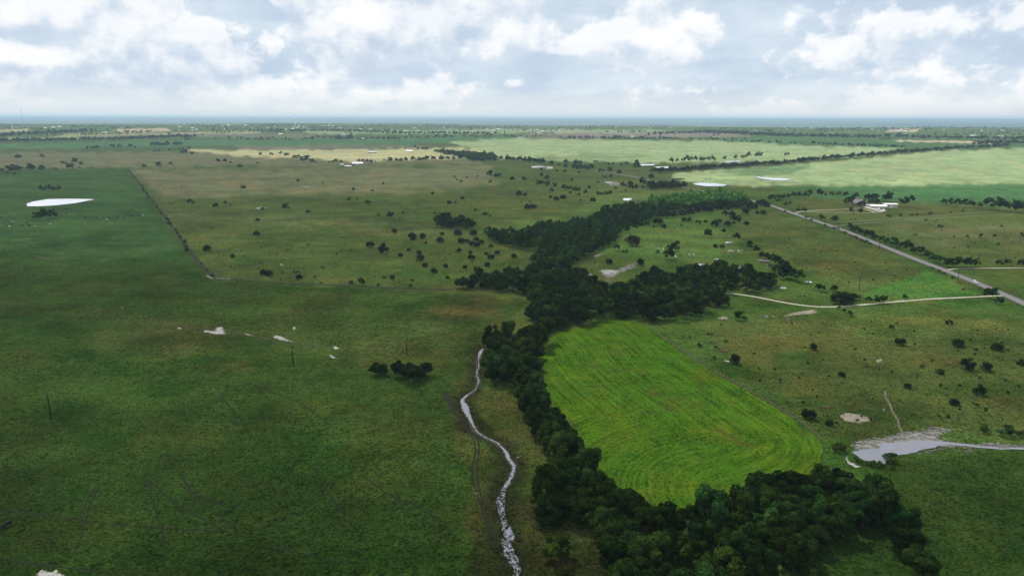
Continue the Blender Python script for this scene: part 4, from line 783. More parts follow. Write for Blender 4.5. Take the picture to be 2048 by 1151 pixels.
for i in REST:
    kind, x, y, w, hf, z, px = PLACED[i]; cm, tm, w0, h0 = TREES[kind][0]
    k = RNG.uniform(0.55, 1.55) * (3.2 if z == 'sunpaint_wood' else 1.0); c = tuple(q * k for q in TONE[kind]); it = (x, y, w, w * h0 / w0 * hf, c)  # far end of the long wood: sunlight painted into the leaf tone
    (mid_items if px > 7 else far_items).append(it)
# far belts of trees and the scattered woods before the horizon
def belt(pts, wm, dens=0.8, jit=2.0, hf=0.95, tone=1.0, rows=1):
    P = GP(pts); C = catmull(P, wm * dens)
    for r in range(rows):
        for p in C:
            if RNG.random() < 0.06: continue
            q = p + RNG.normal(size=2) * jit + np.array([0, r * wm * 1.1]); w = wm * RNG.uniform(0.7, 1.25); k = tone * RNG.uniform(0.75, 1.2)
            it = (q[0], q[1], w, w * hf * RNG.uniform(0.8, 1.15), (k, k, k)); (mid_items if w * scale_at(*q) > 7 else far_items).append(it)
belt([(1310, 346), (1360, 344), (1420, 339), (1480, 335), (1530, 331)], 12, 0.6, 3, 0.95, 1.0, 2)
belt([(1540, 332), (1580, 328), (1640, 321), (1700, 316), (1780, 309), (1860, 303), (1920, 298), (1975, 296), (2018, 293)], 14, 0.62, 4, 0.95, 0.95, 1)
belt([(1620, 288), (1700, 292), (1760, 294), (1805, 296)], 13, 0.75, 5)
belt([(1030, 322), (1055, 324), (1087, 328)], 13, 0.6, 4, 0.95, 1, 2)
belt([(-60, 284), (60, 284), (130, 282), (190, 281), (260, 279), (330, 276), (390, 275)], 15, 0.5, 8, 1.0, 0.9, 2)
belt([(0, 274), (30, 271), (60, 270), (110, 267), (180, 263)], 15, 0.55, 8, 1.0, 0.9, 2)
belt([(85, 273), (125, 271)], 12, 1.6, 6); belt([(175, 270), (250, 269)], 12, 1.1, 8); belt([(216, 262.5), (234, 262)], 18, 0.9, 4, 1.1)
belt([(1130, 278), (1230, 278), (1350, 279)], 14, 0.9, 20, 1, 1, 2); belt([(1360, 280), (1440, 282), (1530, 286), (1600, 289)], 13, 1.6, 12)
belt([(673, 280), (690, 280), (702, 279)], 20, 0.6, 10, 1.0, 0.9, 2); belt([(715, 281), (760, 280), (850, 277), (900, 276)], 15, 1.3, 15)
belt([(1300, 270), (1400, 267)], 16, 0.8, 20); belt([(1400, 266), (1480, 269), (1560, 273), (1700, 276)], 18, 0.6, 30, 1, 0.9, 3)
belt([(1700, 275), (1800, 276), (1960, 279), (2060, 281)], 18, 0.7, 30, 1, 0.9, 2); belt([(1960, 290), (2010, 288), (2060, 288)], 16, 0.6, 14, 1, 1, 2)
belt([(520, 265), (620, 263), (700, 264), (800, 268), (900, 268), (980, 269)], 15, 0.8, 40, 1, 0.95, 2)
cand = np.column_stack([RNG.uniform(-40, 2090, 9000), 249.5 + 31 * RNG.random(9000) ** 1.4])
acc = fbm(cand[:, 0] / 90, cand[:, 1] / 3.2, 77, 3) + 0.10 * sstep(1300, 1600, cand[:, 0]) * (cand[:, 1] < 276) - 0.12 * (cand[:, 1] > 268)
for (u, v) in cand[acc > 0.56][:1500]:
    x, y = G(u, v); w = RNG.uniform(9, 17); k = RNG.uniform(0.7, 1.2); far_items.append((x, y, w, w * RNG.uniform(0.7, 1.05), (k, k, k)))
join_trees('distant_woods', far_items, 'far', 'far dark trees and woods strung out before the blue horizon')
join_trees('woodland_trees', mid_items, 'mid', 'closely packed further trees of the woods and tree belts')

# weeds standing in the creek and rank plants on the banks
def weeds():
    Vs, Qs, Ts = [], [], []; nb = 0
    pts = []
    for c in CREEK:
        u, v = project(c[0], c[1], 0.0)
        n = 7 if v > 968 else 1
        for k in range(n):
            s = RNG.uniform(-1, 1); 
            if v < 968: s = math.copysign(RNG.uniform(0.95, 1.5), s)
            else: s = math.copysign(abs(s) ** 0.6 * 1.3, s)
            pts.append((c[0] + s * c[2] / 2 + RNG.normal() * 0.2, c[1] + RNG.normal() * 0.5, RNG.uniform(0.25, 0.7)))
    for x, y, r in pts:
        n = 14; g = RNG; d = g.normal(size=(n, 3)) * np.array([r, r, r * 0.35]) * 0.6; d[:, 2] = np.abs(d[:, 2]); p = d + np.array([x, y, float(creek_level(np.array([x]), np.array([y]))[0]) + 0.12])
        a = g.normal(size=(n, 3)); a /= np.linalg.norm(a, axis=1)[:, None]; b = np.cross(a, g.normal(size=(n, 3))); b /= np.linalg.norm(b, axis=1)[:, None]; s = 0.2
        V = np.stack([p - a * s, p + b * s * .6, p + a * s, p - b * s * .6], 1).reshape(-1, 3); Vs.append(V); Qs.append(np.arange(4 * n).reshape(-1, 4) + nb); nb += 4 * n
        Ts.append(np.repeat(g.uniform(0.5, 1.0, (n, 1)) * np.array([[0.8, 0.9, 0.7]]), 4, 0))
    me = mesh_quads('creek_weeds', np.vstack(Vs), np.vstack(Qs), [M['scrub']], {'tint': np.vstack(Ts)}); tag(link('creek_weeds', me), 'green weeds crowding the water of the creek', 'weeds', None, 'stuff')
weeds()

def pasture_weeds():
    its = []
    for poly, n in (([(300, 400), (1180, 380), (1180, 430), (960, 470), (1060, 520), (900, 575), (440, 555)], 190), ([(1380, 650), (2048, 625), (2048, 860), (1660, 860), (1480, 740)], 110), ([(1260, 440), (1530, 420), (1840, 545), (1720, 590), (1560, 520), (1300, 520)], 90), ([(1700, 440), (2048, 440), (2048, 520), (1900, 520)], 70)):
        P = np.array(poly, float); k = 0
        while k < n:
            u, v = RNG.uniform(P.min(0), P.max(0))
            if poly_sd(np.array([u]), np.array([v]), P)[0] < 0: continue
            x, y = G(u, v); w = RNG.uniform(0.7, 2.0); t = RNG.uniform(0.6, 1.2); its.append((x, y, w, w * 0.7 + 0.2, (t, t, t))); k += 1
    o = join_trees('weeds', its, 'far', 'small dark weed clumps dotted over the pastures'); o['category'] = 'weeds'
pasture_weeds()

# ------------------------------------------------------------------ limestone slabs
SLABS = []
for k in range(7):
    g = np.random.default_rng(900 + k); n = 7; a = np.sort(g.uniform(0, 6.28, n)); rr = g.uniform(0.35, 0.55, n)
    top = [(math.cos(t) * q, math.sin(t) * q * 0.7, 0.5 + g.uniform(-.1, .1)) for t, q in zip(a, rr)]; bot = [(x * 1.08, y * 1.08, -0.5) for x, y, z in top]
    SLABS.append(mesh_py('slab', bot + top, [tuple(range(n - 1, -1, -1)), tuple(range(n, 2 * n))] + [(i, (i + 1) % n, n + (i + 1) % n, n + i) for i in range(n)], [M['rock']]))
def outcrop(label, poly, n, smin, smax, direction, avoid=None):
    P = GP(poly); lo, hi = P.min(0), P.max(0); c = P.mean(0); root = link('limestone_outcrop', None, None, (c[0], c[1], Hs(*c))); tag(root, label, 'rock outcrop', 'limestone outcrops'); z0 = Hs(*c); k = 0; tries = 0
    A = GP(avoid) if avoid else None
    while k < n and tries < n * 40:
        tries += 1; p = RNG.uniform(lo, hi)
        if poly_sd(p[:1], p[1:], P)[0] < 0.2: continue
        if A is not None and poly_sd(p[:1], p[1:], A)[0] > -0.4: continue
        s = RNG.uniform(smin, smax); o = link('slab', SLABS[k % 7], root, (p[0] - c[0], p[1] - c[1], Hs(*p) - z0 + 0.08), direction + RNG.normal() * 0.3, (s * RNG.uniform(1.6, 3.6), s * RNG.uniform(0.6, 1.0), RNG.uniform(0.2, 0.5)))
        o.rotation_euler[0] = RNG.normal() * 0.07; o.rotation_euler[1] = RNG.normal() * 0.07; k += 1
outcrop('stepped grey limestone ledge on the far bank of the pool', [(1703, 884), (1745, 874), (1788, 868), (1838, 859), (1872, 854), (1900, 855), (1912, 864), (1886, 874), (1820, 879), (1765, 884), (1755, 895), (1722, 896)], 64, 0.5, 1.5, -0.45, POOL_PX)
outcrop('low pale limestone ledge on the near bank of the pool', [(1845, 902), (1870, 896), (1900, 893), (1950, 898), (1950, 904), (1890, 902), (1830, 910)], 20, 0.5, 1.2, 0.1, POOL_PX)
outcrop('pale limestone ledge beside the narrow stream at the right edge', [(1962, 886), (2000, 887), (2060, 890), (2060, 895), (2000, 894), (1970, 892)], 26, 0.6, 1.5, 0.0, POOL_PX)
outcrop('long pale limestone ledge crossing the wood clearing', [(1198, 543), (1232, 541), (1252, 532), (1282, 523), (1262, 538), (1232, 552), (1210, 570), (1214, 555)], 60, 1.2, 3.2, 0.5)
outcrop('small dark grey limestone ledge at the wood edge', [(1158, 550), (1168, 545), (1188, 549), (1180, 553)], 12, 1.0, 2.4, 0.1)

# ------------------------------------------------------------------ fences, gate, poles
def fence(label, P, gap, hgt=1.25, group='wire fences'):
    C = catmull(P, gap); root = link('wire_fence', None, None, (0, 0, 0)); tag(root, label, 'fence', group); z = H(C[:, 0], C[:, 1]); mb = MB(); wm = MB()
    for c, zz in zip(C, z): mb.box((c[0] + RNG.normal() * .05, c[1], zz + hgt / 2 - 0.15), (0.16, 0.16, hgt + 0.3), 0, RNG.uniform(0, 1.5))
    for hh in (0.4, 0.75, 1.1): wm.tube([(c[0], c[1], zz + hh) for c, zz in zip(C, z)], 0.008, 3)
    o = link('post', mb.mesh('post', M['post']), root); o['kind'] = 'stuff'; link('wire', wm.mesh('wire', M['wire']), root)
fence('long wire fence with shrubs climbing towards the left pond', FENCE_A, 5.0)
fence('wire fence running from the gate to the wood', FENCE_B, 5.0)
fence('wire fence along the right edge of the crop field', GP([(1340, 681), (1384, 712), (1446, 749), (1506, 783), (1566, 818), (1612, 848)]), 4.0)
fence('wire fence on the left verge of the road', offset_line(ROAD[5:14], 9.5), 5.0)
fence('wire fence on the right verge of the road below the hedge', offset_line(ROAD[11:16], -9.5), 5.0)
fence('wire fence above the curved driveway', GP([(1700, 606), (1740, 603), (1798, 598), (1865, 593), (1940, 589)]), 4.0)
fence('wire fence between the pasture and the far right driveway', GP([(1962, 526), (2000, 524.5), (2060, 524)]), 4.0)
fence('wire fence across the olive field right of the road', GP([(1860, 478), (1940, 477), (2060, 478)]), 5.0)
fence('wire fence below the two grassy lanes', GP([(1760, 444), (1840, 444), (1940, 449), (2060, 456)]), 5.0)
fence('wire fence on the far edge of the left pasture', GP([(-60, 346), (80, 343), (255, 337), (400, 336), (520, 337)]), 7.0)
ga, gb = FENCE_A[-1], FENCE_B[0]
def gate():
    d = gb - ga; L = float(np.linalg.norm(d)); n = 2; root = link('pasture_gate', None, None, (ga[0], ga[1], Hs(*ga)), math.atan2(d[1], d[0])); tag(root, 'grey steel pipe gates at the corner of the left pasture', 'gate')
    for i in range(n):
        x0 = L * i / n + 0.15; x1 = L * (i + 1) / n - 0.15; mb = MB()
        mb.tube([(x0, 0, 0.2), (x0, 0, 1.35), (x1, 0, 1.35), (x1, 0, 0.2), (x0, 0, 0.2)], 0.04, 5); link('gate_frame', mb.mesh('gate_frame', M['steel']), root)
        for h in (0.42, 0.65, 0.88, 1.11): link('bar', MB().tube([(x0, 0, h), (x1, 0, h)], 0.028, 5).mesh('bar', M['steel']), root)
    for x in (0.0, L / 2, L): link('gate_post', MB().tube([(x, 0.1, -0.3), (x, 0.1, 1.7)], 0.1, 7).mesh('gate_post', M['steel']), root)
gate()
def make_pole():
    root = link('utility_pole', None); h = 11.0
    link('pole', MB().tube([(0, 0, -1), (0, 0, h * .5), (0, 0, h)], [0.30, 0.26, 0.21], 8).mesh('pole', M['pole'], True), root)
    link('crossarm', MB().box((0, 0.30, h - 0.55), (2.4, 0.18, 0.2)).mesh('crossarm', M['pole']), root)
    for x in (-1.0, 0.0, 1.0): link('insulator', MB().tube([(x, 0.16, h - 0.49 + (0.5 if x == 0 else 0)), (x, 0.16, h - 0.28 + (0.5 if x == 0 else 0))], [0.05, 0.035], 6).mesh('insulator', M['insulator']), root)
    return root
POLES = [(102, 836, 11, 'leftmost dark utility pole standing alone in the near left pasture'), (587, 733, 11, 'utility pole in the left pasture below the bare patches'), (814, 711, 10, 'utility pole behind the clump beside the creek'),
  (1718, 580, 9.5, 'utility pole standing alone in the olive pasture above the bright green triangle'), (1915, 563, 9, 'utility pole on the road verge nearest the white pickup'), (1758, 498, 9.5, 'utility pole on the road verge below the hedge middle'), (1649, 454, 9.5, 'utility pole on the road verge near the dark car'),
  (1256, 634, 9, 'utility pole at the wood edge above the crop field'), (1165, 574, 9, 'utility pole among the trees of the wood left of the limestone ledge'), (1534, 304, 16, 'tall dark pole on the pale far field right of the airy trees'), (1421, 298, 18, 'thin grey pole on the pale far field above the airy trees'), (1653, 303, 16, 'thin pole on the far field below the right tree belt'),
  (184, 337, 12, 'far utility pole behind the left pasture, left of the fence corner'), (394, 336, 12, 'far utility pole right of the fence corner'), (595, 330, 11, 'far utility pole left of the white barn'), (1596, 420, 9, 'utility pole by the upper driveway mouth')]
p0 = make_pole()
for i, (u, v, h, lab) in enumerate(POLES):
    o = p0 if i == 0 else copy_tree(p0); x, y = G(u, v); o.location = (x, y, Hs(x, y)); o.scale = (h / 11,) * 3; o.rotation_euler = (0, R(2.0 if i == 0 else RNG.normal()), R(-25) + RNG.normal() * 0.1)
    tag(o, lab, 'utility pole', 'wooden utility poles')
x, y = G(104, 837); o = sheet('bare_ground', np.array([(x - .9, y - .5), (x + .9, y - .5), (x + 1.0, y + .7), (x - .8, y + .7)]), M['limestone_ground'], 0.4, 0.02, wob=0.2); o['label'] = 'white stones at the foot of the leftmost pole'

# ------------------------------------------------------------------ buildings
def building(name, label, cat, u, v, L, W, hw, hr, rot, wall, roof, hip=False, wins=3, door=True, eave=0.5, group=None, garage=False, detail=True):
    x, y = G(u, v); root = link(name, None, None, (x, y, Hs(x, y)), R(rot)); tag(root, label, cat, group); l, w = L / 2, W / 2
    mb = MB()
    if hip: mb.box((0, 0, hw / 2 - 0.3), (L, W, hw + 0.6))
    else: mb.add([(-l, -w, -.6), (l, -w, -.6), (l, w, -.6), (-l, w, -.6), (-l, -w, hw), (l, -w, hw), (l, w, hw), (-l, w, hw), (-l, 0, hw + hr - .02), (l, 0, hw + hr - .02)],
                  [(0, 1, 5, 4), (2, 3, 7, 6), (1, 2, 6, 9, 5), (3, 0, 4, 8, 7)])
    link('wall', mb.mesh('wall', M[wall]), root)
    e = eave; zl = hw - e * hr / w; t = 0.18; rl = max(l - w, 0.2) if hip else l + e
    tv = [(-l - e, -w - e, zl), (l + e, -w - e, zl), (l + e, w + e, zl), (-l - e, w + e, zl), (-rl, 0, hw + hr), (rl, 0, hw + hr)]
    vs = [(a, b, c + 0.03) for a, b, c in tv] + [(a, b, c + 0.03 + t) for a, b, c in tv]
    fs = [(6, 7, 11, 10), (8, 9, 10, 11), (7, 8, 11), (9, 6, 10), (1, 0, 4, 5), (3, 2, 5, 4), (2, 1, 5), (0, 3, 4)] + [(0, 1, 7, 6), (1, 2, 8, 7), (2, 3, 9, 8), (3, 0, 6, 9)]
    rf = link('roof', mesh_py('roof', vs, fs, [M[roof]]), root)
    if detail:
        mb = MB(); mb.box((0, 0, hw + hr + t + 0.05), (2 * rl, 0.3, 0.08)); link('ridge_cap', mb.mesh('ridge_cap', M[roof]), rf)
        for s in (-1, 1):
            for i in range(wins):
                xx = -l + L * (i + 0.5) / wins
                if door and s == -1 and i == wins // 2: continue
                f = link('window', MB().box((xx, s * (w + 0.03), hw * 0.55), (1.3, 0.08, 1.2)).mesh('window', M['white_wall']), root); link('pane', MB().box((xx, s * (w + 0.06), hw * 0.55), (1.1, 0.08, 1.0)).mesh('pane', M['glass']), f)
        if door:
            if garage: link('garage_door', MB().box((0, -w - 0.03, hw * 0.4), (min(3.6, L * .3), 0.08, hw * 0.8)).mesh('garage_door', M['white_wall']), root)
            else: d = link('door', MB().box((0, -w - 0.03, 1.05), (1.1, 0.08, 2.1)).mesh('door', M['door']), root); link('handle', MB().box((0.4, -w - 0.09, 1.05), (0.06, 0.06, 0.14)).mesh('handle', M['steel']), d)
    return root
b = building('brick_house', 'brown brick house with grey hipped roof among trees right of the road', 'house', 1719, 410, 24, 17, 3.4, 5.2, -18, 'brick', 'shingle', True, 5)
link('chimney', MB().box((-5, 2, 7.6), (1.2, 1.2, 4.5)).mesh('chimney', M['brick']), b)
wing = MB(); wing.add([(2, -15, -.5), (10, -15, -.5), (10, -8.4, -.5), (2, -8.4, -.5), (2, -15, 3.3), (10, -15, 3.3), (10, -8.4, 3.3), (2, -8.4, 3.3), (6, -15, 6.3)], [(0, 1, 5, 8, 4), (1, 2, 6, 5), (3, 0, 4, 7)]); link('front_wing', wing.mesh('front_wing', M['brick']), b)
wr = MB(); wr.add([(1.4, -15.5, 3.0), (6, -15.5, 6.55), (10.6, -15.5, 3.0), (1.4, -3, 3.0), (6, -3, 6.55), (10.6, -3, 3.0), (1.4, -15.5, 3.2), (6, -15.5, 6.75), (10.6, -15.5, 3.2), (1.4, -3, 3.2), (6, -3, 6.75), (10.6, -3, 3.2)], [(6, 7, 10, 9), (7, 8, 11, 10), (0, 3, 4, 1), (1, 4, 5, 2), (0, 1, 7, 6), (1, 2, 8, 7)]); link('wing_roof', wr.mesh('wing_roof', M['shingle']), b)
building('workshop', 'long tan workshop with white roof between the house and the barn', 'shed', 1756, 416, 20, 9, 3.2, 1.4, -14, 'tan_wall', 'white_metal', False, 4, True, 0.5, None, True)
building('metal_barn', 'tall tan metal barn with flat white roof right of the brick house', 'barn', 1779, 415, 17, 11, 5.2, 0.7, -6, 'tan_wall', 'white_metal', False, 2, True, 0.3, None, True)
building('carport', 'low white roofed carport beside the tan workshop', 'shed', 1738, 413, 10, 6, 2.6, 0.6, -14, 'white_wall', 'white_metal', False, 2, False)
building('farmhouse', 'grey roofed farmhouse beyond the long wood', 'house', 1229, 371, 17, 11, 3.2, 3.4, -12, 'white_wall', 'shingle', True, 4)
building('lean_to_shed', 'low white shed joined to the left of the grey roofed farmhouse', 'shed', 1217, 368, 13, 7, 2.8, 1.0, -12, 'gray_wall', 'gray_roof', False, 2, True, 0.4, None, True)
building('cottage', 'brown roofed cottage between two trees beyond the long wood', 'house', 1255, 372, 13, 10, 3.2, 3.6, 10, 'brick', 'brown_roof', False, 3)
building('white_barn', 'big barn with bright white roof in front of the oak row', 'barn', 716, 330, 26, 15, 4.6, 2.6, 4, 'gray_wall', 'white_metal', False, 3, True, 0.6, None, True)
building('open_shed', 'low grey roofed shed below the white barn', 'shed', 697, 334, 17, 8, 2.8, 1.2, -8, 'gray_wall', 'gray_roof', False, 2, True, 0.5, None, True)
building('open_shed', 'small grey shed left of the white barn', 'shed', 685, 331, 9, 6, 2.6, 1.0, -20, 'gray_wall', 'gray_roof', False, 2)
building('long_shed', 'long dark shed with pale roof on the dry yellow field', 'shed', 745, 306, 27, 11, 4.0, 2.0, 4, 'gray_wall', 'gray_roof', False, 4, True, 0.6, None, True)
building('far_farmhouse', 'white farmhouse left of small trees on the dry yellow field', 'house', 819, 304, 24, 11, 4.0, 2.4, -6, 'white_wall', 'white_metal', False, 4)
building('far_farmhouse', 'small white house by the pond at the far road', 'house', 1099, 338.5, 14, 9, 3.4, 2.4, 14, 'white_wall', 'gray_roof', False, 3)
building('tin_shed', 'grey tin shed with white front in the farm trees', 'shed', 1487, 541, 7, 6, 2.7, 1.2, 35, 'white_wall', 'gray_roof', False, 2)
building('tin_shed', 'low grey roofed shed left of the white fronted shed', 'shed', 1479, 543, 6, 5, 2.4, 0.9, 20, 'gray_wall', 'gray_roof', False, 2)
building('white_cottage', 'white roofed cottage half hidden in the farm trees', 'house', 1404, 537, 5.5, 4.5, 2.4, 1.3, -20, 'gray_wall', 'gray_roof', False, 3)
building('low_shed', 'tiny pale shed at the lower left of the farm trees', 'shed', 1410, 588, 4, 3, 2.1, 0.6, 5, 'gray_wall', 'gray_roof', False, 1)
building('low_shed', 'long low brown lean-to beside the farm hedge', 'shed', 1527, 525, 8, 2.6, 1.8, 0.4, -22, 'gray_wall', 'shingle', False, 3, False)
FARB = [(687, 270, 34, 'bright white distant building left of the middle'), (725, 278, 20, 'small white distant house among trees'), (609, 255, 40, 'distant white building right of the water tower'), (678, 256, 50, 'distant white pair of sheds near the horizon'), (662, 256, 26, None), (561, 269, 30, 'distant white roof below the town'), (212, 266, 60, 'distant long white roofed house under two dark trees'), (28, 268, 36, 'distant house beside the far pale lane'),
  (1796, 262, 70, 'large white distant works near the right horizon'), (1782, 263, 50, None), (1810, 263, 40, None), (1946, 272, 44, 'distant white building before the right woods'), (1998, 272, 46, None), (2010, 274, 40, None), (1075, 261, 36, 'distant white house on the mauve field'), (1127, 259, 40, None), (1265, 274, 30, None), (1085, 263, 40, None)]
for i in range(95):
    FARB.append((RNG.uniform(380, 2048) if i % 6 else RNG.uniform(0, 400), RNG.uniform(249.5, 263) if i % 3 else RNG.uniform(250, 268), RNG.uniform(14, 34), None))
def far_houses():
    mb = MB(); mb.add([(-.5, -.3, -.1), (.5, -.3, -.1), (.5, .3, -.1), (-.5, .3, -.1), (-.5, -.3, .2), (.5, -.3, .2), (.5, .3, .2), (-.5, .3, .2), (-.5, 0, .36), (.5, 0, .36)], [(0, 1, 5, 4), (2, 3, 7, 6), (1, 2, 6, 9, 5), (3, 0, 4, 8, 7)], 0)
    wl = mb.mesh('wall', M['white_wall']); r = MB(); r.add([(-.54, -.34, .19), (.54, -.34, .19), (.54, 0, .375), (-.54, 0, .375), (.54, .34, .19), (-.54, .34, .19)], [(0, 1, 2, 3), (3, 2, 4, 5)]); rw = r.mesh('roof', M['white_metal']); rg = r.mesh('roof', M['gray_roof'])
    w_ = MB().box((0, -.305, .07), (.8, .012, .09)).mesh('window', M['glass'])
    for i, (u, v, L, lab) in enumerate(FARB):
        x, y = G(u, v); root = link('distant_building', None, None, (x, y, Hs(x, y)), RNG.uniform(-0.5, 0.5), (L * .62, L * .62, min(L * .62, 14))); link('wall', wl, root); link('roof', rw if i % 3 else rg, root); link('window', w_, root)
        tag(root, lab or ('tiny pale building of the far town ' + ('left of the water tower' if u < 580 else 'just right of the water tower' if u < 900 else 'below the middle horizon' if u < 1300 else 'before the right blue ridge' if u < 1700 else 'at the right horizon end')), 'building', 'buildings of the far town')
far_houses(); number_shared(('distant_building',))
def water_tower():
    x, y = G(591, 253); root = link('water_tower', None, None, (x, y, Hs(x, y))); d = math.hypot(x, y); h = 15.5 / (FPX / d); tag(root, 'slender white water tower standing up against the blue horizon', 'water tower')
    rr = h * 0.115; link('shaft', MB().tube([(0, 0, -2), (0, 0, h * .1), (0, 0, h * .75)], [h * .055, h * .036, h * .034], 12).mesh('shaft', M['white_metal'], True), root)
    prof = [(h * .70, .4), (h * .76, .75), (h * .84, 1.0), (h * .92, .9), (h * .98, .5), (h, .05)]; link('tank', MB().tube([(0, 0, z) for z, _ in prof], [rr * k for _, k in prof], 16).mesh('tank', M['white_metal'], True), root)
    x, y = G(47, 250); d = math.hypot(x, y); h = 27 / (FPX / d); r2 = link('radio_mast', None, None, (x, y, Hs(x, y))); tag(r2, 'thin tall radio mast at the left horizon', 'mast')
    mb = MB(); w = h * .012
    for a in (0, 2.09, 4.19): mb.tube([(w * math.cos(a), w * math.sin(a), -1), (w * math.cos(a), w * math.sin(a), h)], h * .0022, 4)
    for k in range(24):
        for a in (0, 2.09, 4.19): mb.tube([(w * math.cos(a), w * math.sin(a), h * k / 24), (w * math.cos(a + 2.09), w * math.sin(a + 2.09), h * (k + 1) / 24)], h * .0012, 3)
    link('lattice', mb.mesh('lattice', M['steel']), r2); link('antenna', MB().tube([(0, 0, h), (0, 0, h * 1.05)], h * .002, 4).mesh('antenna', M['steel']), r2)
water_tower()

# ------------------------------------------------------------------ vehicles
def wheel_set(root, xs, half, r=0.36):
    ty = MB(); n = 12; prof = [(0.6, -.11), (1, -.11), (1, .11), (0.6, .11)]
    vs = [(math.cos(2 * math.pi * k / n) * r * a, b, math.sin(2 * math.pi * k / n) * r * a) for k in range(n) for a, b in prof]; fs = [(k * 4 + j, ((k + 1) % n) * 4 + j, ((k + 1) % n) * 4 + (j + 1) % 4, k * 4 + (j + 1) % 4) for k in range(n) for j in range(4)]
    tm = mesh_py('tyre', vs, fs, [M['tyre']]); rm = MB().tube([(0, -.10, 0), (0, .10, 0)], r * .6, 10).mesh('rim', M['rim'])
    for x in xs:
        for s in (-1, 1): w = link('wheel', tm, root, (x, s * half, r)); link('rim', rm, w)
def vehicle(name, label, u, v, heading, paint, style, cat='car', xy=None, tilt=0):
    x, y = xy if xy is not None else G(u, v); root = link(name, None, None, (x, y, Hs(x, y) + float(lift(x, y)) + 0.05), heading); tag(root, label, cat, 'vehicles'); hw = 0.92
    if style == 'pickup': body = [(-2.75, .45), (2.65, .45), (2.75, .75), (2.6, 1.08), (1.35, 1.15), (-2.7, 1.15), (-2.78, .8)]; cab = [(-0.9, 1.15), (1.4, 1.15), (0.65, 1.82), (-0.65, 1.85)]
    elif style == 'suv': body = [(-2.3, .42), (2.35, .42), (2.42, .75), (2.25, 1.02), (1.25, 1.1), (-2.3, 1.12), (-2.38, .8)]; cab = [(-2.25, 1.12), (1.35, 1.1), (0.6, 1.75), (-1.95, 1.78)]
    else: body = [(-2.2, .38), (2.25, .38), (2.3, .65), (2.1, .88), (1.1, .96), (-2.1, 1.0), (-2.28, .72)]; cab = [(-1.75, .99), (1.2, .96), (0.4, 1.42), (-1.0, 1.45)]
    bm = MB().prism(body, -hw, hw); link('body', bm.mesh('body', M[paint]), root)
    n = len(cab); c = MB(); ins = 0.16; lo = [(px, s * (hw - .03), pz - .01) for s in (-1, 1) for px, pz in cab[:2]]; hi = [(px, s * (hw - ins - .06), pz) for s in (-1, 1) for px, pz in cab[2:]]
    c.add([lo[0], lo[1], lo[3], lo[2], hi[1], hi[0], hi[2], hi[3]], [(0, 1, 5, 4), (1, 2, 6, 5), (2, 3, 7, 6), (3, 0, 4, 7), (4, 5, 6, 7)]); link('cabin', c.mesh('cabin', M['glass']), root)
    x0, x1 = cab[3][0], cab[2][0]; z = max(cab[2][1], cab[3][1]); link('roof', MB().box(((x0 + x1) / 2, 0, z + .03), (x1 - x0 + .1, 2 * (hw - ins) - .06, .09)).mesh('roof', M[paint]), root)
    for s in (-1, 1):
        link('pillar', MB().tube([((cab[1][0] + cab[0][0]) / 2 - .1, s * (hw - .02), cab[0][1]), ((x0 + x1) / 2, s * (hw - ins - .04), z)], .06, 4).mesh('pillar', M[paint]), root)
        link('headlight', MB().box((body[2][0] - .07, s * (hw - .28), .78), (.12, .38, .16)).mesh('headlight', M['lamp_glass']), root); link('tail_lamp', MB().box((body[-1][0] + .06, s * (hw - .14), .88), (.1, .2, .26)).mesh('tail_lamp', M['tail']), root)
    for xx, nm in ((body[1][0] + .03, 'front_bumper'), (body[0][0] - .03, 'rear_bumper')): link(nm, MB().box((xx, 0, .52), (.16, 2 * hw - .1, .2)).mesh(nm, M['steel']), root)
    link('windscreen_frame', MB().box((cab[1][0] - .02, 0, cab[1][1] + .03), (.1, 2 * hw - .2, .05)).mesh('windscreen_frame', M[paint]), root)
    wheel_set(root, (-1.45, 1.5) if style != 'pickup' else (-1.75, 1.75), hw - .1, .39 if style != 'car' else .34); return root
def on_road(u, v, side):
    C = catmull(ROAD, 2.0); p = G(u, v); i = int(np.argmin(np.sum((C - p) ** 2, 1))); d = C[min(i + 1, len(C) - 1)] - C[i - 1]; d /= np.linalg.norm(d); return C[i] + np.array([d[1], -d[0]]) * side, math.atan2(d[1], d[0])
p, a = on_road(1937, 566, 1.8); vehicle('pickup_truck', 'white pickup truck driving on the grey road near the bright green triangle', 0, 0, a, 'car_white', 'suv', 'car', p)
p, a = on_road(1677, 458, 1.8); vehicle('dark_car', 'dark car on the road just below the grassy lane mouths', 0, 0, a, 'car_dark', 'suv', 'car', p)
vehicle('parked_pickup', 'white pickup parked in front of the tan workshop', 1753, 420.5, R(-30), 'car_white', 'pickup'); vehicle('parked_car', 'white car parked nose to nose with the white pickup in the yard', 1759, 422, R(-35), 'car_white', 'car'); vehicle('parked_car', 'dark car parked between the workshop and the tan barn', 1763, 419, R(-70), 'car_dark', 'suv'); vehicle('parked_car', 'dark red-brown car parked beside the tan barn', 1772, 419.5, R(-15), 'car_dark', 'car')
vehicle('parked_car', 'dark car under the trees left of the curved driveway', 1536, 579, R(10), 'car_dark', 'suv'); vehicle('parked_car', 'dusty white car beside the scrap above the farm trees', 1461, 504, R(12), 'car_white', 'car'); vehicle('parked_car', 'dark car at the foot of the farm hedge', 1542, 533, R(-28), 'car_dark', 'suv')
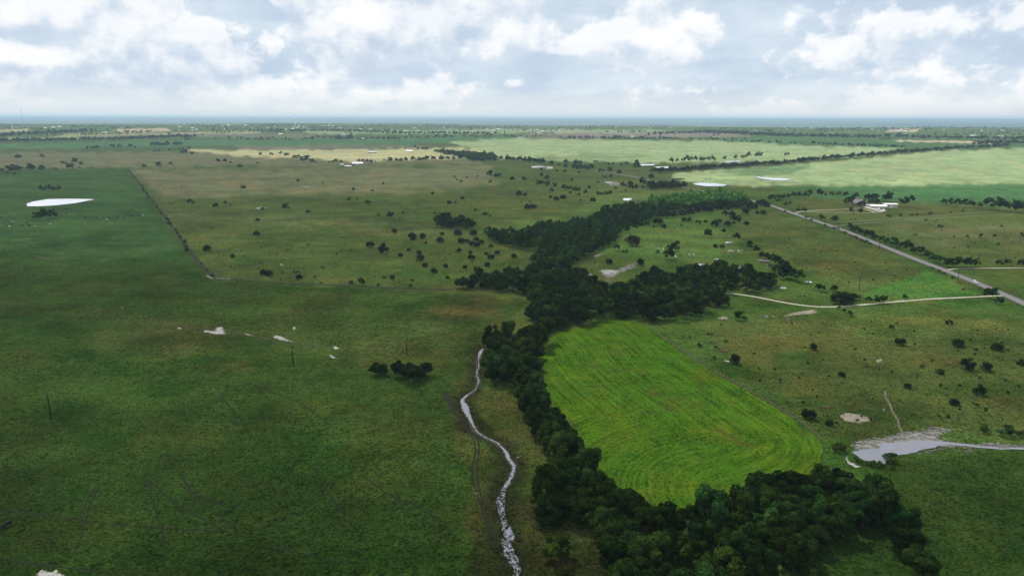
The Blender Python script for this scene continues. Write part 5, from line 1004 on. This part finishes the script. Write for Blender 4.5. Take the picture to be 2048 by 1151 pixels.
def camper(label, u, v, L, W, Hh, rot, matk='white_metal'):
    x, y = G(u, v); root = link('camper_trailer', None, None, (x, y, Hs(x, y)), R(rot)); tag(root, label, 'trailer', 'white trailers')
    prof = [(-L / 2, .55), (L / 2 - .2, .55), (L / 2, 1.2), (L / 2 - .15, Hh - .25), (L / 2 - .5, Hh), (-L / 2 + .3, Hh), (-L / 2, Hh - .3)]; link('body', MB().prism(prof, -W / 2, W / 2).mesh('body', M[matk]), root)
    for s in (-1, 1):
        for xx in (-L * .25, L * .25): link('window', MB().box((xx, s * (W / 2 + .02), Hh * .62), (.9, .06, .6)).mesh('window', M['glass']), root)
    link('window', MB().box((L / 2 + .0, 0, Hh * .6), (.08, W * .6, .6)).mesh('window', M['glass']), root)
    link('door', MB().box((0, -W / 2 - .03, 1.4), (.7, .06, 1.7)).mesh('door', M['insulator']), root); link('hitch', MB().tube([(L / 2, 0, .5), (L / 2 + 1.1, 0, .45)], .06, 5).mesh('hitch', M['steel']), root); wheel_set(root, (-.45, .45), W / 2 - .1, .33)
camper('white box camper at the foot of the farm trees above the driveway', 1490, 576, 6.5, 2.5, 3.1, 62); camper('small white camper hidden in dark trees left of the box camper', 1473, 565, 4.5, 2.2, 2.6, 80); camper('flat white trailer in the pasture above the farm', 1457, 487.5, 5.2, 2.3, 1.7, 4)
camper('white trailer at the end of the farm hedge', 1617, 567, 4.2, 1.9, 1.6, -28); camper('white trailer half hidden below the farm clutter', 1432, 521, 3.2, 1.7, 1.6, -35)

# ------------------------------------------------------------------ scrap, junk and small things
def scrap(name, label, u, v, n, spread, mats, rot=0.0, hmax=0.9, cat='scrap heap'):
    x, y = G(u, v); root = link(name, None, None, (x, y, Hs(x, y)), rot); tag(root, label, cat, 'heaps of scrap')
    for k in range(n):
        s = RNG.uniform(0.5, 1.4, 3) * np.array([1.3, 0.7, hmax]); px, py = RNG.normal(size=2) * np.array([spread, spread * .35]); mb = MB(); mb.box((0, 0, s[2] / 2), s); mb.tube([(-s[0] / 2, 0, s[2]), (0, s[1] * .4, s[2] * 1.25), (s[0] * .6, 0, s[2] * .5)], 0.09, 5)
        o = link('scrap_piece', mb.mesh('scrap_piece', M[mats[k % len(mats)]]), root, (px, py, -0.05), RNG.uniform(0, 6)); o.rotation_euler[1] = RNG.normal() * .15
scrap('scrap_heap', 'orange and rusty scrap spread above the farm trees', 1448, 505, 9, 3.6, ['rust', 'orange', 'brown_wood']); scrap('scrap_heap', 'grey and white clutter right of the rusty scrap', 1478, 502, 8, 3.6, ['steel', 'brown_wood', 'white_metal'])
scrap('scrap_heap', 'dark scrap below the grey clutter above the farm', 1484, 508, 5, 1.4, ['brown_wood', 'steel']); scrap('scrap_heap', 'grey pipes and white clutter left of the farm clutter', 1324, 498, 6, 2.2, ['steel', 'white_metal', 'brown_wood']); scrap('scrap_heap', 'low pale scrap under the farm trees', 1382, 510, 3, 1.0, ['white_metal', 'gray_wall'])
scrap('scrap_heap', 'red brown rusty heap in the bright green triangle', 1927, 580, 7, 0.8, ['rust', 'brown_wood', 'rust'], R(10), 1.2); scrap('scrap_heap', 'white frames lying below the farm hedge', 1570, 577, 4, 1.3, ['white_metal', 'white_wall']); scrap('scrap_heap', 'blue grey tarps on the grass below the driveway', 1535, 633, 6, 2.4, ['blue', 'gray_wall', 'blue'], 0, 0.4)
scrap('brush_pile', 'dark brush pile left of the pasture bushes at the crop corner', 1432, 687, 6, 2.0, ['brown_wood'], 0, 0.6, 'brush pile'); scrap('brush_pile', 'reddish brush pile beside the crop field edge', 1446, 704, 6, 1.2, ['brown_wood', 'rust'], 0, 0.6, 'brush pile'); scrap('brush_pile', 'dark brush pile on the slope above the oval bare patch', 1647, 815, 5, 1.3, ['brown_wood'], 0, 0.5, 'brush pile')
scrap('scrap_heap', 'white boards beside the bush at the crop field edge', 1450, 722, 3, 0.6, ['white_metal', 'brown_wood'], 0, 0.4); scrap('scrap_heap', 'rust red tank beside the big juniper right of the wood', 1279, 484, 3, 0.7, ['rust', 'orange'], 0, 1.6); scrap('scrap_heap', 'brown timber frame beside the driveway bend', 1606, 592, 4, 1.5, ['brown_wood'], 0, 0.8); scrap('scrap_heap', 'white frames right of the round tree above the farm', 1352, 514, 4, 0.8, ['white_metal', 'steel'], 0, 1.3)
scrap('cattle_pens', 'dark cattle pens beyond the far end of the wood', 1345, 358, 12, 12, ['brown_wood', 'rust', 'gray_wall'], 0, 1.6, 'pens'); scrap('hay_feeders', 'dark long feeders on the far edge of the left pasture', 220, 338.5, 8, 7, ['brown_wood'], 0, 1.5, 'feeders'); scrap('hay_feeders', 'second dark row of feeders just beyond the fence', 219, 335, 8, 7, ['brown_wood'], 0, 1.5, 'feeders')
def boulder(label, u, v, s):
    x, y = G(u, v); o = link('boulder', SLABS[3], None, (x, y, Hs(x, y) + s * .2), RNG.uniform(0, 6), (s * 1.4, s * 1.3, s * .7)); tag(o, label, 'boulder', 'white boulders')
boulder('white stone in the pasture below the driveway', 1576, 640, 2.0); boulder('white stone on the pasture beside the dirt track', 1767, 821, 1.2); boulder('white stone in the left pasture above the bare patches', 245, 617, 1.6); boulder('small white stone on the creek bank', 1036, 912, 0.9); boulder('pale stone beside the lower creek bend', 953, 988, 0.8); boulder('white stone at the left wood clump', 1010, 642, 1.0)
def road_sign(label, u, v):
    x, y = G(u, v); root = link('road_sign', None, None, (x, y, Hs(x, y)), R(20)); tag(root, label, 'sign'); link('post', MB().tube([(0, 0, -.2), (0, 0, 2.4)], .05, 6).mesh('post', M['steel']), root); s = .55; link('plate', MB().add([(0, -.06, 1.9 - s), (s, -.06, 1.9), (0, -.06, 1.9 + s), (-s, -.06, 1.9), (0, -.09, 1.9 - s), (s, -.09, 1.9), (0, -.09, 1.9 + s), (-s, -.09, 1.9)], [(0, 1, 2, 3), (7, 6, 5, 4), (0, 4, 5, 1), (1, 5, 6, 2), (2, 6, 7, 3), (3, 7, 4, 0)]).mesh('plate', M['yellow']), root)
road_sign('yellow diamond road sign in front of the road hedge', 1727, 471)

# ------------------------------------------------------------------ cattle
def cow_mesh(name, m, graze):
    hz = 0.35 if graze else 1.35
    V = [(-.95, 0, 1.12), (-.45, 0, 1.02), (.15, 0, 1.0), (.68, 0, 1.10), (1.02, 0, 1.15 if not graze else .98), (1.28, 0, hz + .12), (1.52, 0, hz - .06),
         (.62, .24, .85), (.64, .24, .42), (.64, .24, 0.04), (.62, -.24, .85), (.60, -.24, .42), (.58, -.24, 0.04),
         (-.85, .24, .86), (-.98, .24, .46), (-.92, .24, 0.04), (-.85, -.24, .86), (-.94, -.24, .46), (-.86, -.24, 0.04), (-1.08, 0, 1.15), (-1.14, 0, .55), (1.26, .2, hz + .22), (1.26, -.2, hz + .22)]
    E = [(0, 1), (1, 2), (2, 3), (3, 4), (4, 5), (5, 6), (3, 7), (7, 8), (8, 9), (3, 10), (10, 11), (11, 12), (0, 13), (13, 14), (14, 15), (0, 16), (16, 17), (17, 18), (0, 19), (19, 20), (5, 21), (5, 22)]
    rad = [.34, .40, .42, .38, .22, .15, .09, .15, .08, .07, .15, .08, .07, .18, .09, .07, .18, .09, .07, .05, .03, .05, .05]
    me = bpy.data.meshes.new(name); me.from_pydata(V, E, []); ob = bpy.data.objects.new(name, me); COL.objects.link(ob); md = ob.modifiers.new('skin', 'SKIN')
    for i, sv in enumerate(me.skin_vertices[0].data): sv.radius = (rad[i], rad[i]); sv.use_root = (i == 1)
    ob.modifiers.new('sub', 'SUBSURF').levels = 1; bpy.context.view_layer.update(); dg = bpy.context.evaluated_depsgraph_get(); nm = bpy.data.meshes.new_from_object(ob.evaluated_get(dg)); nm.name = name
    bpy.data.objects.remove(ob); nm.materials.clear(); nm.materials.append(m); return nm
CB = [cow_mesh('cow', M['cow_black'], True), cow_mesh('cow', M['cow_black'], False)]; CW = [cow_mesh('cow', M['cow_white'], True), cow_mesh('cow', M['cow_white'], False)]
def herd(phrase, pts, meshes, colour, group):
    pts = sorted(pts)
    for k, (u, v) in enumerate(pts):
        x, y = G(u, v); o = link('cow', meshes[k % 2], None, (x, y, Hs(x, y)), RNG.uniform(0, 6.28), (1.3,) * 3); lab = f'{colour} cow {phrase}' + (f', {ordinal(k)} from left' if len(pts) > 1 else ''); tag(o, lab, 'cow', group)
z5 = lambda L: [(a / 3, 400 + b / 3) for a, b in L]
herd('grazing below the left pond', z5([(8, 109), (72, 137), (73, 149), (44, 157), (135, 157), (158, 142), (170, 150), (178, 158), (340, 82), (392, 60), (403, 57), (403, 84), (510, 107), (582, 109), (702, 106), (712, 102), (745, 106), (765, 90), (790, 98), (803, 98), (820, 84), (820, 98), (836, 97), (850, 95)]), CB, 'black', 'black cattle below the left pond')
herd('standing among the black ones below the left pond', z5([(57, 164), (77, 138), (210, 162), (300, 149), (858, 95), (640, 120)]), CW, 'cream', 'cream cattle below the left pond')
herd('on the open middle pasture', z5([(1745, 274), (1850, 272), (1728, 307), (1765, 439), (1790, 439), (1697, 442), (2018, 328), (1937, 412), (1890, 467)]), CB, 'black', 'black cattle on the middle pasture'); herd('lying alone on the middle pasture', z5([(1690, 397)]), CW, 'cream', 'cream cattle')
herd('beyond the left fence on the tan pasture', [(329, 376), (345, 378), (352, 379.5), (364, 376), (372, 374.5), (293, 375.5)], CB, 'black', 'black cattle beyond the left fence'); herd('on the slope left of the long wood', [(1043, 404.5), (1059, 403.5), (1061, 405), (1072, 403), (1083, 401), (1176, 408)], CB, 'black', 'black cattle left of the long wood')
herd('on the pale field beyond the brick house', [(1769, 361.5), (1775, 361), (1781, 361.5), (1784, 361.5), (1788, 362), (1792, 361.5), (1734, 358.5), (1759, 360)], CB, 'black', 'black cattle on the pale right field'); herd('alone at the bottom left of the near pasture', [(13, 1054)], CB, 'black', 'near cow'); herd('near the bright pond beyond the wood', [(1411, 360), (1420, 359), (1508, 362), (1522, 363), (1546, 367)], CB, 'black', 'black cattle by the bright pond')
herd('in the pasture right of the wood', [(1361, 450), (1363, 452), (1399, 448)], CB, 'black', 'black cattle right of the wood')

# ------------------------------------------------------------------ clouds added unseen overhead (shaped to shade the near land) and haze
def cloud_deck():
    zc = 1650.0; off = SUN_DIR[:2] / SUN_DIR[2] * zc
    gx, gy = np.meshgrid(np.arange(-6500, 6501, 110.0), np.arange(-4000, 6401, 110.0)); nx, ny = gx.shape[1], gx.shape[0]; x = gx.ravel(); y = gy.ravel()
    r = np.hypot(x * 0.8, y); u, v = project(x, y, base_h(x, y) * 0)
    a = 0.98 - 0.36 * sstep(350, 950, r) - 0.14 * sstep(950, 1500, r) + (fbm(x / 420, y / 420, 81, 4) - 0.5) * 0.55 * sstep(500, 1200, r)
    br = sstep(0.40, 0.58, fbm(x / 900 + 3, y / 700, 83, 4)); a = a * (1 - sstep(1300, 2200, r)) + br * 0.85 * sstep(1300, 2200, r)
    for (pu, pv, sx, sy, k) in LIT:
        c = G(pu, pv); a = a - k * np.exp(-(((x - c[0]) / sx) ** 2 + ((y - c[1]) / sy) ** 2))
    for (pu, pv, sx, sy, k) in DIM:
        c = G(pu, pv); a = a + k * np.exp(-(((x - c[0]) / sx) ** 2 + ((y - c[1]) / sy) ** 2))
    edge = sstep(0, 1600, 6400 - np.abs(x)) * sstep(0, 900, 6300 - y) * sstep(0, 1200, y + 4000)
    a = np.clip(a, 0, 0.985) * edge
    z = zc + (fbm(x / 500, y / 500, 88, 4) - 0.5) * 260
    q = (np.arange(ny - 1)[:, None] * nx + np.arange(nx - 1)[None]).ravel(); Q = np.column_stack([q, q + 1, q + nx + 1, q + nx])
    m, g = mat('cumulus'); den = g.node('ShaderNodeAttribute', attribute_name='density').outputs['Fac']  # material of the unseen sheet added to shade the land
    d = g.node('ShaderNodeBsdfDiffuse', {'Color': (0.85, 0.85, 0.85, 1)}); t = g.node('ShaderNodeBsdfTranslucent', {'Color': (0.50, 0.50, 0.50, 1)}); mx = g.node('ShaderNodeMixShader', {0: 0.55, 1: d.outputs[0], 2: t.outputs[0]})
    fin = g.node('ShaderNodeMixShader', {0: den, 1: g.node('ShaderNodeBsdfTransparent').outputs[0], 2: mx.outputs[0]}); finish(g, fin.outputs[0])
    o = link('shading_clouds', mesh_quads('shading_clouds', np.column_stack([x + off[0], y + off[1], z]), Q, [m], {'density': a}, True)); tag(o, 'unseen cloud layer added overhead, gaps shaped to light and shade the pastures', 'shading_clouds', None, 'stuff')
LIT = [(600, 312, 700, 350, 1.2), (800, 312, 700, 350, 1.0), (1100, 300, 900, 500, 1.1), (1400, 300, 900, 500, 1.2), (1800, 340, 700, 450, 1.1), (1950, 310, 800, 600, 1.0), (1410, 394, 230, 150, 1.3), (1420, 362, 300, 160, 0.9), (1620, 360, 350, 160, 0.8)]  # gaps put into the added cloud where fields should be sunlit
DIM = [(1220, 286, 600, 220, 0.9), (1850, 384, 350, 120, 0.7), (150, 360, 500, 250, 0.4), (700, 350, 500, 150, 0.4)]  # added cloud thickened where fields should be shaded
cloud_deck()
def haze():
    m, g = mat('haze'); v = g.node('ShaderNodeVolumePrincipled', {'Color': (0.62, 0.84, 1.0, 1), 'Density': 5.0e-5, 'Anisotropy': 0.2}); o = g.node('ShaderNodeOutputMaterial', {'Volume': v.outputs[0]})
    mb = MB().box((0, 0, 50), (124000, 124000, 260)); o = link('haze', mb.mesh('haze', m)); tag(o, 'thin pale summer haze lying over the country', 'haze', None, 'stuff')
haze()
